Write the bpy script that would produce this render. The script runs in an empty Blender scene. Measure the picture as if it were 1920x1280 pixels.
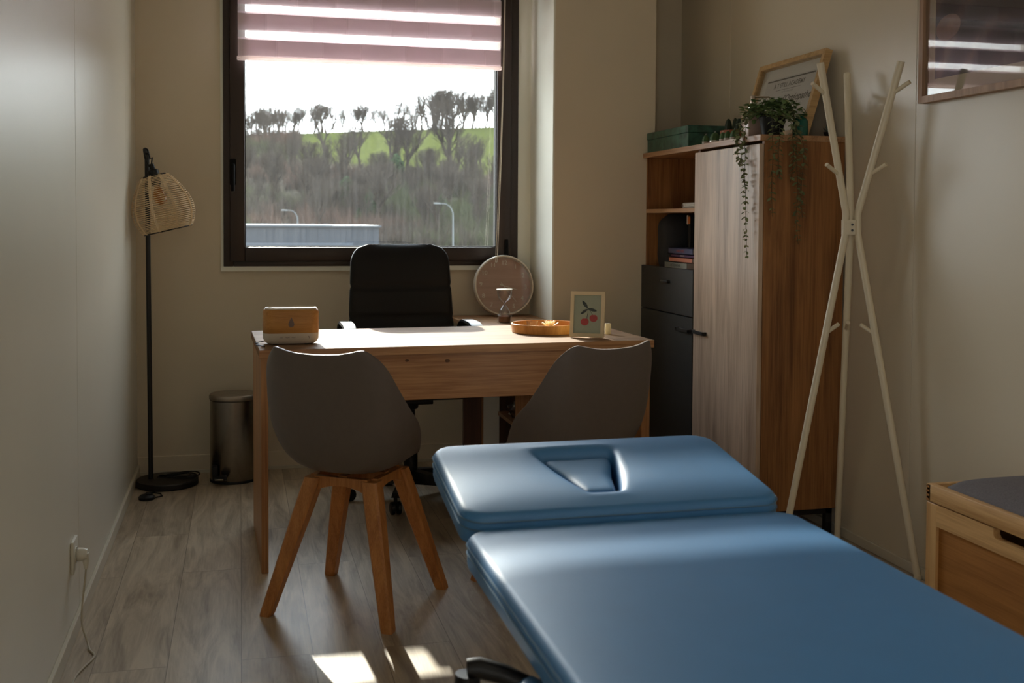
import bpy, bmesh, math, random
from mathutils import Vector, Matrix
R = math.radians
PI = math.pi
sc = bpy.context.scene
COL = sc.collection

# ------------------------------------------------------------------ camera
cam_d = bpy.data.cameras.new('camera')
cam = bpy.data.objects.new('camera', cam_d)
COL.objects.link(cam)
yaw, pitch, roll = R(14.06), R(1.98), R(0.32)
fw = Vector((math.sin(yaw)*math.cos(pitch), math.cos(yaw)*math.cos(pitch), -math.sin(pitch)))
r0 = Vector((math.cos(yaw), -math.sin(yaw), 0))
u0 = r0.cross(fw)
rr = r0*math.cos(roll) + u0*math.sin(roll)
uu = u0*math.cos(roll) - r0*math.sin(roll)
m = Matrix((rr, uu, -fw)).transposed().to_4x4()
m.translation = Vector((0, 0, 1.18))
cam.matrix_world = m
cam_d.sensor_width = 36
cam_d.lens = 2036/1920*36
cam_d.shift_y = -155/1920
cam_d.clip_end = 2000
cam_d.dof.use_dof = True
cam_d.dof.focus_distance = 3.9
cam_d.dof.aperture_fstop = 5.6
sc.camera = cam

# ------------------------------------------------------------------ sky, sun, exposure
w = bpy.data.worlds.new('sky')
sc.world = w
w.use_nodes = True
nt = w.node_tree
nt.nodes.clear()
wo = nt.nodes.new('ShaderNodeOutputWorld')
bg = nt.nodes.new('ShaderNodeBackground')
tc = nt.nodes.new('ShaderNodeTexCoord')
sep = nt.nodes.new('ShaderNodeSeparateXYZ')
rp = nt.nodes.new('ShaderNodeValToRGB')
nt.links.new(tc.outputs['Generated'], sep.inputs[0])
nt.links.new(sep.outputs['Z'], rp.inputs[0])
rp.color_ramp.elements[0].position = 0.0
rp.color_ramp.elements[0].color = (1.0, 1.0, 1.0, 1)
rp.color_ramp.elements[1].position = 0.9
rp.color_ramp.elements[1].color = (0.72, 0.84, 1.0, 1)
e_ = rp.color_ramp.elements.new(0.25)
e_.color = (0.96, 0.98, 1.0, 1)
nt.links.new(rp.outputs[0], bg.inputs['Color'])
# hazy winter sky: brighter all round the sun
dt = nt.nodes.new('ShaderNodeVectorMath')
dt.operation = 'DOT_PRODUCT'
dt.inputs[1].default_value = Vector((-0.065, 1.0, 0.461)).normalized()
nt.links.new(tc.outputs['Generated'], dt.inputs[0])
mxm = nt.nodes.new('ShaderNodeMath')
mxm.operation = 'MAXIMUM'
mxm.inputs[1].default_value = 0.0
nt.links.new(dt.outputs['Value'], mxm.inputs[0])
pw = nt.nodes.new('ShaderNodeMath')
pw.operation = 'POWER'
pw.inputs[1].default_value = 22.0
nt.links.new(mxm.outputs[0], pw.inputs[0])
sm = nt.nodes.new('ShaderNodeMath')
sm.operation = 'MULTIPLY_ADD'
sm.inputs[1].default_value = 14.0
sm.inputs[2].default_value = 3.4
nt.links.new(pw.outputs[0], sm.inputs[0])
nt.links.new(sm.outputs[0], bg.inputs['Strength'])
nt.links.new(bg.outputs[0], wo.inputs['Surface'])
w.cycles.sampling_method = 'AUTOMATIC'

sun_d = bpy.data.lights.new('sun', 'SUN')
sun_d.energy = 7.0
sun_d.angle = R(0.9)
sun_d.color = (1.0, 0.90, 0.76)
sun = bpy.data.objects.new('sun', sun_d)
COL.objects.link(sun)
sun.rotation_euler = Vector((0.065, -1.0, -0.461)).to_track_quat('-Z', 'Y').to_euler()
sun.location = (0, 8, 6)

po_d = bpy.data.lights.new('window_portal', 'AREA')
po_d.shape = 'RECTANGLE'
po_d.size = 1.30
po_d.size_y = 1.36
po_d.cycles.is_portal = True
po = bpy.data.objects.new('window_portal', po_d)
COL.objects.link(po)
po.location = (0.62, 5.5, 1.66)
po.rotation_euler = (R(-90), 0, 0)

pr_d = bpy.data.lights.new('fill_door_portal', 'AREA')  # portal for the added door that brings in fill light
pr_d.shape = 'RECTANGLE'
pr_d.size = 2.1
pr_d.size_y = 1.1
pr_d.cycles.is_portal = True
pr = bpy.data.objects.new('fill_door_portal', pr_d)
COL.objects.link(pr)
pr.location = (-0.60, -0.90, 1.1)
pr.rotation_euler = (0, R(-90), 0)

sc.view_settings.view_transform = 'Standard'
sc.view_settings.look = 'None'
sc.view_settings.gamma = 1
sc.view_settings.use_curve_mapping = False
sc.view_settings.exposure = 0.92
sc.cycles.max_bounces = 10
sc.cycles.diffuse_bounces = 5
sc.cycles.transparent_max_bounces = 24
sc.cycles.sample_clamp_indirect = 6
sc.cycles.use_denoising = True
sc.cycles.caustics_reflective = False
sc.cycles.caustics_refractive = False

# ------------------------------------------------------------------ materials
def C(r, g, b):
    f = lambda v: (v/255/12.92) if v/255 <= 0.04045 else ((v/255+0.055)/1.055)**2.4
    return (f(r), f(g), f(b), 1)

def mat(name, col, rough=0.5, metal=0.0, spec=0.5, noise=0.0, nscale=20.0, bump=0.0, bscale=200.0, **kw):
    M = bpy.data.materials.new(name)
    M.use_nodes = True
    t = M.node_tree
    b = t.nodes['Principled BSDF']
    b.inputs['Base Color'].default_value = col
    b.inputs['Roughness'].default_value = rough
    b.inputs['Metallic'].default_value = metal
    b.inputs['Specular IOR Level'].default_value = spec
    tcn = t.nodes.new('ShaderNodeTexCoord')
    if noise:
        n = t.nodes.new('ShaderNodeTexNoise')
        n.inputs['Scale'].default_value = nscale
        n.inputs['Detail'].default_value = 4
        t.links.new(tcn.outputs['Object'], n.inputs['Vector'])
        mx = t.nodes.new('ShaderNodeValToRGB')
        mx.color_ramp.elements[0].color = [c*(1-noise) for c in col[:3]] + [1]
        mx.color_ramp.elements[1].color = [min(1, c*(1+noise)) for c in col[:3]] + [1]
        mx.color_ramp.elements[0].position = 0.3
        mx.color_ramp.elements[1].position = 0.7
        t.links.new(n.outputs[0], mx.inputs[0])
        t.links.new(mx.outputs[0], b.inputs['Base Color'])
    if bump:
        n2 = t.nodes.new('ShaderNodeTexNoise')
        n2.inputs['Scale'].default_value = bscale
        n2.inputs['Detail'].default_value = 3
        t.links.new(tcn.outputs['Object'], n2.inputs['Vector'])
        bp = t.nodes.new('ShaderNodeBump')
        bp.inputs['Strength'].default_value = bump
        bp.inputs['Distance'].default_value = 0.002
        t.links.new(n2.outputs[0], bp.inputs['Height'])
        t.links.new(bp.outputs[0], b.inputs['Normal'])
    for k, v in kw.items():
        b.inputs[k.replace('_', ' ')].default_value = v
    return M

def wood(name, lo, hi, axis='X', rough=0.45, scale=1.0, knots=0.0, stretch=14.0):
    """Grain runs along AXIS in object space."""
    M = bpy.data.materials.new(name)
    M.use_nodes = True
    t = M.node_tree
    L = t.links.new
    b = t.nodes['Principled BSDF']
    b.inputs['Roughness'].default_value = rough
    tcn = t.nodes.new('ShaderNodeTexCoord')
    mp = t.nodes.new('ShaderNodeMapping')
    s = [stretch*scale]*3
    s['XYZ'.index(axis)] = 1.0*scale
    mp.inputs['Scale'].default_value = s
    L(tcn.outputs['Object'], mp.inputs['Vector'])
    n1 = t.nodes.new('ShaderNodeTexNoise')
    n1.inputs['Scale'].default_value = 1.3
    n1.inputs['Detail'].default_value = 6
    n1.inputs['Roughness'].default_value = 0.6
    n1.inputs['Distortion'].default_value = 0.6
    L(mp.outputs[0], n1.inputs['Vector'])
    mp2 = t.nodes.new('ShaderNodeMapping')
    s2 = [110*scale]*3
    s2['XYZ'.index(axis)] = 3*scale
    mp2.inputs['Scale'].default_value = s2
    L(tcn.outputs['Object'], mp2.inputs['Vector'])
    n2 = t.nodes.new('ShaderNodeTexNoise')
    n2.inputs['Scale'].default_value = 2.0
    n2.inputs['Detail'].default_value = 3
    L(mp2.outputs[0], n2.inputs['Vector'])
    mxv = t.nodes.new('ShaderNodeMath')
    mxv.operation = 'MULTIPLY_ADD'
    L(n2.outputs[0], mxv.inputs[0])
    mxv.inputs[1].default_value = 0.35
    ad = t.nodes.new('ShaderNodeMath')
    ad.operation = 'MULTIPLY'
    L(n1.outputs[0], ad.inputs[0])
    ad.inputs[1].default_value = 0.65
    L(ad.outputs[0], mxv.inputs[2])
    cr = t.nodes.new('ShaderNodeValToRGB')
    cr.color_ramp.elements[0].position = 0.36
    cr.color_ramp.elements[0].color = lo
    cr.color_ramp.elements[1].position = 0.60
    cr.color_ramp.elements[1].color = hi
    L(mxv.outputs[0], cr.inputs[0])
    out = cr.outputs[0]
    if knots:
        mp3 = t.nodes.new('ShaderNodeMapping')
        s3 = [9.0]*3
        s3['XYZ'.index(axis)] = 2.6
        mp3.inputs['Scale'].default_value = s3
        mp3.inputs['Location'].default_value = (0.37, 0.2, 0.81)
        L(tcn.outputs['Object'], mp3.inputs['Vector'])
        vo = t.nodes.new('ShaderNodeTexVoronoi')
        vo.inputs['Scale'].default_value = 1.0
        L(mp3.outputs[0], vo.inputs['Vector'])
        r2 = t.nodes.new('ShaderNodeValToRGB')
        r2.color_ramp.elements[0].position = 0.05
        r2.color_ramp.elements[0].color = (1-knots, 1-knots, 1-knots, 1)
        r2.color_ramp.elements[1].position = 0.17
        r2.color_ramp.elements[1].color = (1, 1, 1, 1)
        L(vo.outputs['Distance'], r2.inputs[0])
        mm = t.nodes.new('ShaderNodeMix')
        mm.data_type = 'RGBA'
        mm.blend_type = 'MULTIPLY'
        mm.inputs[0].default_value = 1
        L(out, mm.inputs[6])
        L(r2.outputs[0], mm.inputs[7])
        out = mm.outputs[2]
    L(out, b.inputs['Base Color'])
    bp = t.nodes.new('ShaderNodeBump')
    bp.inputs['Strength'].default_value = 0.12
    bp.inputs['Distance'].default_value = 0.001
    L(n2.outputs[0], bp.inputs['Height'])
    L(bp.outputs[0], b.inputs['Normal'])
    return M

def glassy(name, tint=(1, 1, 1, 1), gloss=0.06, dirt=0.0, dirtcol=(0.8, 0.85, 0.9, 1), rough=0.01):
    M = bpy.data.materials.new(name)
    M.use_nodes = True
    t = M.node_tree
    t.nodes.clear()
    L = t.links.new
    o = t.nodes.new('ShaderNodeOutputMaterial')
    tr = t.nodes.new('ShaderNodeBsdfTransparent')
    tr.inputs[0].default_value = tint
    gl = t.nodes.new('ShaderNodeBsdfGlossy')
    gl.inputs['Roughness'].default_value = rough
    fr = t.nodes.new('ShaderNodeFresnel')
    ge = t.nodes.new('ShaderNodeNewGeometry')
    io = t.nodes.new('ShaderNodeMapRange')
    io.inputs[3].default_value = 1.45
    io.inputs[4].default_value = 1/1.45
    L(ge.outputs['Backfacing'], io.inputs[0])
    L(io.outputs[0], fr.inputs[0])
    k = t.nodes.new('ShaderNodeMath')
    k.operation = 'MULTIPLY'
    k.inputs[1].default_value = gloss/0.04
    k.use_clamp = True
    L(fr.outputs[0], k.inputs[0])
    mx = t.nodes.new('ShaderNodeMixShader')
    L(k.outputs[0], mx.inputs[0])
    L(tr.outputs[0], mx.inputs[1])
    L(gl.outputs[0], mx.inputs[2])
    last = mx
    if dirt:
        tl = t.nodes.new('ShaderNodeBsdfTranslucent')
        tl.inputs[0].default_value = dirtcol
        m2 = t.nodes.new('ShaderNodeMixShader')
        tcn = t.nodes.new('ShaderNodeTexCoord')
        mp = t.nodes.new('ShaderNodeMapping')
        mp.inputs['Scale'].default_value = (40, 1, 3)
        nz = t.nodes.new('ShaderNodeTexNoise')
        nz.inputs['Scale'].default_value = 1.5
        nz.inputs['Detail'].default_value = 5
        L(tcn.outputs['Object'], mp.inputs[0])
        L(mp.outputs[0], nz.inputs['Vector'])
        q = t.nodes.new('ShaderNodeMath')
        q.operation = 'MULTIPLY'
        q.inputs[1].default_value = dirt*2
        L(nz.outputs[0], q.inputs[0])
        L(q.outputs[0], m2.inputs[0])
        L(mx.outputs[0], m2.inputs[1])
        L(tl.outputs[0], m2.inputs[2])
        last = m2
    L(last.outputs[0], o.inputs[0])
    return M

def translucent(name, col, tr=0.4, rough=0.8, thru=0.0):
    M = bpy.data.materials.new(name)
    M.use_nodes = True
    t = M.node_tree
    t.nodes.clear()
    L = t.links.new
    o = t.nodes.new('ShaderNodeOutputMaterial')
    d = t.nodes.new('ShaderNodeBsdfDiffuse')
    d.inputs[0].default_value = col
    tl = t.nodes.new('ShaderNodeBsdfTranslucent')
    tl.inputs[0].default_value = col
    mx = t.nodes.new('ShaderNodeMixShader')
    mx.inputs[0].default_value = tr
    L(d.outputs[0], mx.inputs[1])
    L(tl.outputs[0], mx.inputs[2])
    tp = t.nodes.new('ShaderNodeBsdfTransparent')
    m2 = t.nodes.new('ShaderNodeMixShader')
    m2.inputs[0].default_value = thru
    L(mx.outputs[0], m2.inputs[1])
    L(tp.outputs[0], m2.inputs[2])
    L(m2.outputs[0], o.inputs[0])
    return M

def floor_mat():
    M = bpy.data.materials.new('oak_floor')
    M.use_nodes = True
    t = M.node_tree
    L = t.links.new
    b = t.nodes['Principled BSDF']
    tcn = t.nodes.new('ShaderNodeTexCoord')
    mp = t.nodes.new('ShaderNodeMapping')
    mp.inputs['Rotation'].default_value = (0, 0, R(90))
    L(tcn.outputs['Object'], mp.inputs[0])
    br = t.nodes.new('ShaderNodeTexBrick')
    br.inputs['Scale'].default_value = 1.0
    br.inputs['Brick Width'].default_value = 1.25
    br.inputs['Row Height'].default_value = 0.19
    br.inputs['Mortar Size'].default_value = 0.0012
    br.inputs['Mortar Smooth'].default_value = 0.3
    br.inputs['Color1'].default_value = (0.2, 0.2, 0.2, 1)
    br.inputs['Color2'].default_value = (0.8, 0.8, 0.8, 1)
    br.inputs['Mortar'].default_value = (0, 0, 0, 1)
    br.offset = 0.37
    L(mp.outputs[0], br.inputs['Vector'])
    # grain, shifted plank by plank
    va = t.nodes.new('ShaderNodeVectorMath')
    va.operation = 'MULTIPLY_ADD'
    L(br.outputs['Color'], va.inputs[0])
    va.inputs[1].default_value = (7, 13, 5)
    L(tcn.outputs['Object'], va.inputs[2])
    m2 = t.nodes.new('ShaderNodeMapping')
    m2.inputs['Scale'].default_value = (9, 1.3, 1)
    L(va.outputs[0], m2.inputs[0])
    n = t.nodes.new('ShaderNodeTexNoise')
    n.inputs['Scale'].default_value = 1.6
    n.inputs['Detail'].default_value = 8
    n.inputs['Roughness'].default_value = 0.62
    n.inputs['Distortion'].default_value = 1.2
    L(m2.outputs[0], n.inputs['Vector'])
    m3 = t.nodes.new('ShaderNodeMapping')
    m3.inputs['Scale'].default_value = (120, 5, 1)
    L(va.outputs[0], m3.inputs[0])
    n3 = t.nodes.new('ShaderNodeTexNoise')
    n3.inputs['Scale'].default_value = 1.5
    L(m3.outputs[0], n3.inputs['Vector'])
    a = t.nodes.new('ShaderNodeMath')
    a.operation = 'MULTIPLY_ADD'
    L(n3.outputs[0], a.inputs[0])
    a.inputs[1].default_value = 0.22
    L(n.outputs[0], a.inputs[2])
    cr = t.nodes.new('ShaderNodeValToRGB')
    cr.color_ramp.elements[0].position = 0.42
    cr.color_ramp.elements[0].color = C(142, 125, 104)
    cr.color_ramp.elements[1].position = 0.74
    cr.color_ramp.elements[1].color = C(196, 179, 154)
    L(a.outputs[0], cr.inputs[0])
    hs = t.nodes.new('ShaderNodeMix')
    hs.data_type = 'RGBA'
    hs.blend_type = 'MULTIPLY'
    hs.inputs[0].default_value = 1.0
    r2 = t.nodes.new('ShaderNodeValToRGB')
    r2.color_ramp.elements[0].position = 0.0
    r2.color_ramp.elements[0].color = (0.35, 0.33, 0.3, 1)
    r2.color_ramp.elements[1].position = 0.75
    r2.color_ramp.elements[1].color = (1, 1, 1, 1)
    e = r2.color_ramp.elements.new(0.1)
    e.color = (0.84, 0.84, 0.85, 1)
    L(br.outputs['Color'], r2.inputs[0])
    L(cr.outputs[0], hs.inputs[6])
    L(r2.outputs[0], hs.inputs[7])
    L(hs.outputs[2], b.inputs['Base Color'])
    b.inputs['Roughness'].default_value = 0.38
    bp = t.nodes.new('ShaderNodeBump')
    bp.inputs['Strength'].default_value = 0.15
    bp.inputs['Distance'].default_value = 0.001
    L(a.outputs[0], bp.inputs['Height'])
    L(bp.outputs[0], b.inputs['Normal'])
    return M

M = {}
M['floor'] = floor_mat()
M['wall'] = mat('beige_wall_paint', C(218, 206, 184), 0.75, noise=0.02, nscale=3, bump=0.15, bscale=350)
M['reveal'] = mat('pale_trim_sky_lit_side', C(242, 242, 230), 0.7, bump=0.15, bscale=350)  # white of the casing; on the pillar side it stands in for sky light
M['panel'] = mat('satin_partition_panel', C(220, 215, 200), 0.34, spec=0.5, noise=0.02, nscale=2, bump=0.12, bscale=500)
M['panel_r'] = mat('satin_wall_panel', C(216, 205, 183), 0.30, spec=0.45, bump=0.06, bscale=400)
M['ceiling'] = mat('ceiling_paint', C(225, 220, 210), 0.9)
M['white_trim'] = mat('white_trim', C(205, 198, 180), 0.45)
M['frame'] = mat('dark_brown_window_frame', C(48, 34, 28), 0.42, bump=0.05)
M['gasket'] = mat('black_gasket', C(14, 13, 13), 0.75, spec=0.2)
M['glass'] = glassy('dusty_window_glass', (0.93, 0.96, 0.96, 1), 0.05, dirt=0.005)
M['clear'] = glassy('clear_glass', (0.97, 0.98, 0.98, 1), 0.06)
M['pglass'] = glassy('picture_glass', (0.96, 0.97, 0.97, 1), 0.06)
M['blind'] = translucent('pink_blind_fabric', C(238, 229, 234), 0.42)
M['blind_bar'] = translucent('blind_bottom_bar', C(244, 232, 230), 0.55)
M['bead'] = mat('white_plastic_beads', C(215, 205, 190), 0.35)
M['black_metal'] = mat('black_metal', C(20, 18, 18), 0.45, noise=0.1)
M['black_plastic'] = mat('black_plastic', C(18, 17, 17), 0.45, spec=0.35)
M['black_leather'] = mat('black_leather', C(10, 9, 9), 0.5, spec=0.3, bump=0.25, bscale=400)
M['rattan'] = mat('cream_rattan', C(226, 202, 164), 0.6, noise=0.12, nscale=120)
M['steel'] = mat('brushed_steel', C(150, 142, 132), 0.26, 1.0, noise=0.05, nscale=40)
M['steel_lid'] = mat('steel_lid', C(165, 155, 142), 0.42, 1.0, noise=0.06, nscale=30)
M['desk_x'] = wood('oak_desk_grain_across', C(150, 102, 62), C(196, 150, 104), 'X', 0.36, knots=0.55)
M['desk_z'] = wood('oak_desk_grain_upright', C(140, 92, 54), C(184, 136, 90), 'Z', 0.4)
M['desk_top'] = wood('oak_desk_top', C(118, 90, 66), C(148, 118, 90), 'X', 0.7)
M['desk_top'].node_tree.nodes['Principled BSDF'].inputs['Specular IOR Level'].default_value = 0.15
M['ret_top'] = wood('oak_side_top', C(150, 108, 76), C(186, 146, 108), 'Y', 0.45)
M['ret_dark'] = wood('dark_walnut_panel', C(72, 44, 30), C(100, 64, 42), 'Z', 0.5)
M['oak_pale'] = wood('pale_oak_door', C(158, 134, 114), C(208, 184, 162), 'Z', 0.38, knots=0.45)
M['oak_side'] = wood('oak_cabinet_side', C(112, 70, 38), C(168, 116, 68), 'Z', 0.45, knots=0.5)
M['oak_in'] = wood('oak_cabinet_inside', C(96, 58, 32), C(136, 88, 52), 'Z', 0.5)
M['oak_edge'] = wood('oak_cabinet_edge', C(150, 108, 74), C(196, 154, 114), 'Y', 0.4)
M['anthracite'] = mat('anthracite_front', C(42, 42, 42), 0.5, noise=0.08, nscale=30)
M['beech'] = wood('beech_chair_leg', C(158, 98, 50), C(196, 134, 76), 'Z', 0.4, scale=2)
M['shell'] = mat('taupe_chair_shell', C(104, 94, 88), 0.5, noise=0.03, nscale=60, bump=0.08, bscale=600)
M['seat_pad'] = mat('taupe_seat_leather', C(110, 98, 90), 0.45, bump=0.1)
M['vinyl'] = mat('blue_vinyl', C(56, 122, 178), 0.52, spec=0.85, noise=0.03, nscale=12, bump=0.12, bscale=450)
M['vinyl_side'] = mat('blue_vinyl_band', C(38, 76, 112), 0.5, bump=0.15, bscale=450)
M['thread'] = mat('pale_stitching', C(84, 118, 146), 0.7)
M['bamboo'] = wood('bamboo_frame', C(176, 130, 78), C(214, 170, 114), 'Y', 0.45, scale=1.2)
M['bamboo_z'] = wood('bamboo_frame_upright', C(176, 130, 78), C(214, 170, 114), 'Z', 0.45, scale=1.2)
M['bamboo_panel'] = wood('bamboo_panel', C(140, 88, 36), C(172, 116, 56), 'Y', 0.5)
M['cushion'] = mat('grey_felt_cushion', C(104, 98, 100), 0.95, noise=0.18, nscale=260, bump=0.4, bscale=500)
M['rack'] = mat('white_lacquered_metal', C(226, 214, 188), 0.35)
M['dark_hole'] = mat('dark_void', C(14, 12, 10), 0.9)
M['white_plastic'] = mat('white_plastic', C(222, 216, 204), 0.35)
M['clock_rim'] = mat('clock_rim_white', C(226, 214, 196), 0.4)
M['clock_face'] = wood('rosy_clock_face', C(176, 132, 110), C(196, 152, 130), 'X', 0.6)
M['numeral'] = mat('cream_numerals', C(232, 218, 200), 0.5)
M['sand'] = mat('brown_sand', C(120, 78, 48), 0.9, noise=0.2, nscale=300)
M['diff_wood'] = wood('honey_wood_shell', C(168, 112, 50), C(204, 148, 80), 'X', 0.45, scale=3, stretch=6)
M['diff_white'] = mat('diffuser_white', C(214, 204, 190), 0.4)
M['drop'] = mat('grey_droplet', C(120, 100, 92), 0.5)
M['tray'] = wood('orange_bamboo_tray', C(190, 122, 50), C(222, 158, 82), 'Z', 0.38, scale=2)
M['lotus'] = mat('cream_wax', C(245, 228, 190), 0.5, Subsurface_Weight=0.2)
M['cherry_frame'] = mat('cream_wood_frame', C(222, 204, 168), 0.5, noise=0.03)
M['print_paper'] = mat('pale_green_paper', C(186, 192, 172), 0.7)
M['cherry'] = mat('cherry_red_ink', C(196, 52, 58), 0.6)
M['ink_leaf'] = mat('dark_green_ink', C(44, 60, 66), 0.6)
M['paper'] = mat('white_paper', C(226, 220, 210), 0.8)
M['ink'] = mat('blue_black_ink', C(34, 34, 42), 0.7)
M['green_marble'] = mat('green_marbled_board', C(50, 88, 72), 0.35, noise=0.6, nscale=28)
M['cactus'] = mat('cactus_green', C(54, 84, 36), 0.7, noise=0.25, nscale=90)
M['cactus_dark'] = mat('dark_cactus_green', C(36, 46, 24), 0.8, noise=0.25, nscale=90)
M['terracotta'] = mat('terracotta', C(150, 84, 52), 0.8)
M['alu'] = mat('tealight_cup', C(200, 196, 190), 0.3, 0.6)
M['leaf'] = mat('eucalyptus_leaf', C(124, 134, 92), 0.6, noise=0.2, nscale=40)
M['leaf_dark'] = mat('dark_leaf', C(100, 126, 74), 0.6, noise=0.2, nscale=40)
M['stem'] = mat('plant_stem', C(74, 66, 44), 0.7)
M['soap'] = glassy('pinkish_clear_plastic', (0.88, 0.78, 0.72, 1), 0.07)
M['soap_liq'] = mat('pale_pink_liquid', C(196, 170, 156), 0.3)
M['chrome'] = mat('satin_chrome', C(190, 178, 164), 0.2, 1.0)
M['teal'] = mat('teal_glass', C(26, 96, 82), 0.15)
M['frame_oak'] = wood('light_oak_frame', C(172, 136, 88), C(206, 170, 120), 'X', 0.45, scale=2)
M['frame_oak2'] = wood('pinkish_oak_frame', C(150, 116, 92), C(186, 150, 120), 'Z', 0.45, scale=2)
M['outlet'] = mat('outlet_white', C(222, 218, 206), 0.35)
M['cable_white'] = mat('white_cable', C(190, 182, 164), 0.5)

# ------------------------------------------------------------------ mesh builder
class MB:
    """Collects geometry in world metres; ORG is subtracted so the mesh sits in its thing's own space."""
    def __init__(s, org=(0, 0, 0)):
        s.bm = bmesh.new()
        s.o = Vector(org)
    def v(s, p):
        return s.bm.verts.new(Vector(p)-s.o)
    def box(s, x0, x1, y0, y1, z0, z1, bev=0.0, seg=2):
        b = bmesh.new()
        vs = [b.verts.new((x, y, z)) for x in (x0, x1) for y in (y0, y1) for z in (z0, z1)]
        for f in ((0, 1, 3, 2), (4, 6, 7, 5), (0, 4, 5, 1), (2, 3, 7, 6), (0, 2, 6, 4), (1, 5, 7, 3)):
            b.faces.new([vs[i] for i in f])
        if bev:
            bmesh.ops.bevel(b, geom=list(b.edges), offset=bev, segments=seg, profile=0.5, affect='EDGES')
        s.merge(b)
        return s
    def merge(s, b, M4=None):
        mp = {}
        for v in b.verts:
            p = v.co if M4 is None else M4 @ v.co
            mp[v] = s.bm.verts.new(p-s.o)
        for f in b.faces:
            try:
                s.bm.faces.new([mp[v] for v in f.verts])
            except ValueError:
                pass
        b.free()
    def rings(s, rs, cap0=True, cap1=True, closed=True):
        vr = [[s.v(p) for p in r] for r in rs]
        n = len(vr[0])
        for a, b in zip(vr[:-1], vr[1:]):
            for i in range(n if closed else n-1):
                j = (i+1) % n
                try:
                    s.bm.faces.new((a[i], a[j], b[j], b[i]))
                except ValueError:
                    pass
        if cap0 and closed:
            s.bm.faces.new(vr[0][::-1])
        if cap1 and closed:
            s.bm.faces.new(vr[-1])
        return vr
    def tube(s, pts, rad, n=8, cap=True, loop=False):
        pts = [Vector(p) for p in pts]
        if not hasattr(rad, '__len__'):
            rad = [rad]*len(pts)
        up = None
        rs = []
        N = len(pts)
        for i, p in enumerate(pts):
            if loop:
                d = pts[(i+1) % N]-pts[i-1]
            else:
                d = pts[min(i+1, N-1)]-pts[max(i-1, 0)]
            d.normalize()
            if up is None:
                up = Vector((0, 0, 1)) if abs(d.z) < 0.9 else Vector((1, 0, 0))
            x = d.cross(up)
            x.normalize()
            y = x.cross(d)
            y.normalize()
            up = y
            rs.append([p + (x*math.cos(2*PI*k/n)+y*math.sin(2*PI*k/n))*rad[i] for k in range(n)])
        if loop:
            rs.append(rs[0])
            s.rings(rs, False, False)
        else:
            s.rings(rs, cap, cap)
        return s
    def lathe(s, prof, c, n=32, M4=None, caps=True):
        c = Vector(c)
        rs = []
        for r, z in prof:
            ring = []
            for k in range(n):
                p = Vector((r*math.cos(2*PI*k/n), r*math.sin(2*PI*k/n), z))
                if M4 is not None:
                    p = M4 @ p
                ring.append(p+c)
            rs.append(ring)
        s.rings(rs, caps, caps)
        return s
    def prism(s, poly, z0, z1, M4=None, c=(0, 0, 0)):
        c = Vector(c)
        f = lambda x, y, z: (M4 @ Vector((x, y, z)) if M4 is not None else Vector((x, y, z)))+c
        s.rings([[f(x, y, z0) for x, y in poly], [f(x, y, z1) for x, y in poly]])
        return s
    def hexa(s, b4, t4):
        s.rings([b4, t4])
        return s
    def ball(s, c, r, n=10, sc=(1, 1, 1)):
        b = bmesh.new()
        bmesh.ops.create_uvsphere(b, u_segments=n, v_segments=max(4, n//2+1), radius=1)
        for v in b.verts:
            v.co = Vector((v.co.x*r*sc[0], v.co.y*r*sc[1], v.co.z*r*sc[2]))+Vector(c)
        s.merge(b)
        return s
    def build(s, name, m_, parent=None, smooth=True, weld=False, angle=40):
        if weld:
            bmesh.ops.remove_doubles(s.bm, verts=s.bm.verts, dist=1e-5)
        bmesh.ops.recalc_face_normals(s.bm, faces=s.bm.faces)
        me = bpy.data.meshes.new(name)
        s.bm.to_mesh(me)
        s.bm.free()
        me.materials.append(m_)
        if smooth:
            me.polygons.foreach_set('use_smooth', [True]*len(me.polygons))
            try:
                me.set_sharp_from_angle(angle=R(angle))
            except Exception:
                pass
        o = bpy.data.objects.new(name, me)
        COL.objects.link(o)
        if parent is not None:
            o.parent = parent
        return o

def tag(o, label, cat, group=None, kind=None):
    o['label'] = label
    o['category'] = cat
    if group:
        o['group'] = group
    if kind:
        o['kind'] = kind
    return o

def thing(name, label, cat, loc, group=None, rz=0):
    o = bpy.data.objects.new(name, None)
    o.empty_display_size = 0.05
    COL.objects.link(o)
    o.location = loc
    o.rotation_euler = (0, 0, rz)
    return tag(o, label, cat, group)

def struct(o):
    o['kind'] = 'structure'
    return o

def copy_tree(o, parent=None):
    c = o.copy()
    COL.objects.link(c)
    c.parent = parent
    for ch in list(o.children):
        copy_tree(ch, c)
    return c

def seat(o, loc, mb_name, m_):
    return o

def one(mb, name, m_, loc, label, cat, group=None, kind=None, smooth=True):
    o = mb.build(name, m_, None, smooth)
    o.location = loc
    return tag(o, label, cat, group, kind)

def rrect(w_, l_, r, n=8, cx=0, cy=0):
    pts = []
    for (sx, sy, a0) in ((1, 1, 0), (-1, 1, 90), (-1, -1, 180), (1, -1, 270)):
        for k in range(n+1):
            a = R(a0+90*k/n)
            pts.append((cx+sx*(w_/2-r)+r*math.cos(a), cy+sy*(l_/2-r)+r*math.sin(a)))
    return pts

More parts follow.
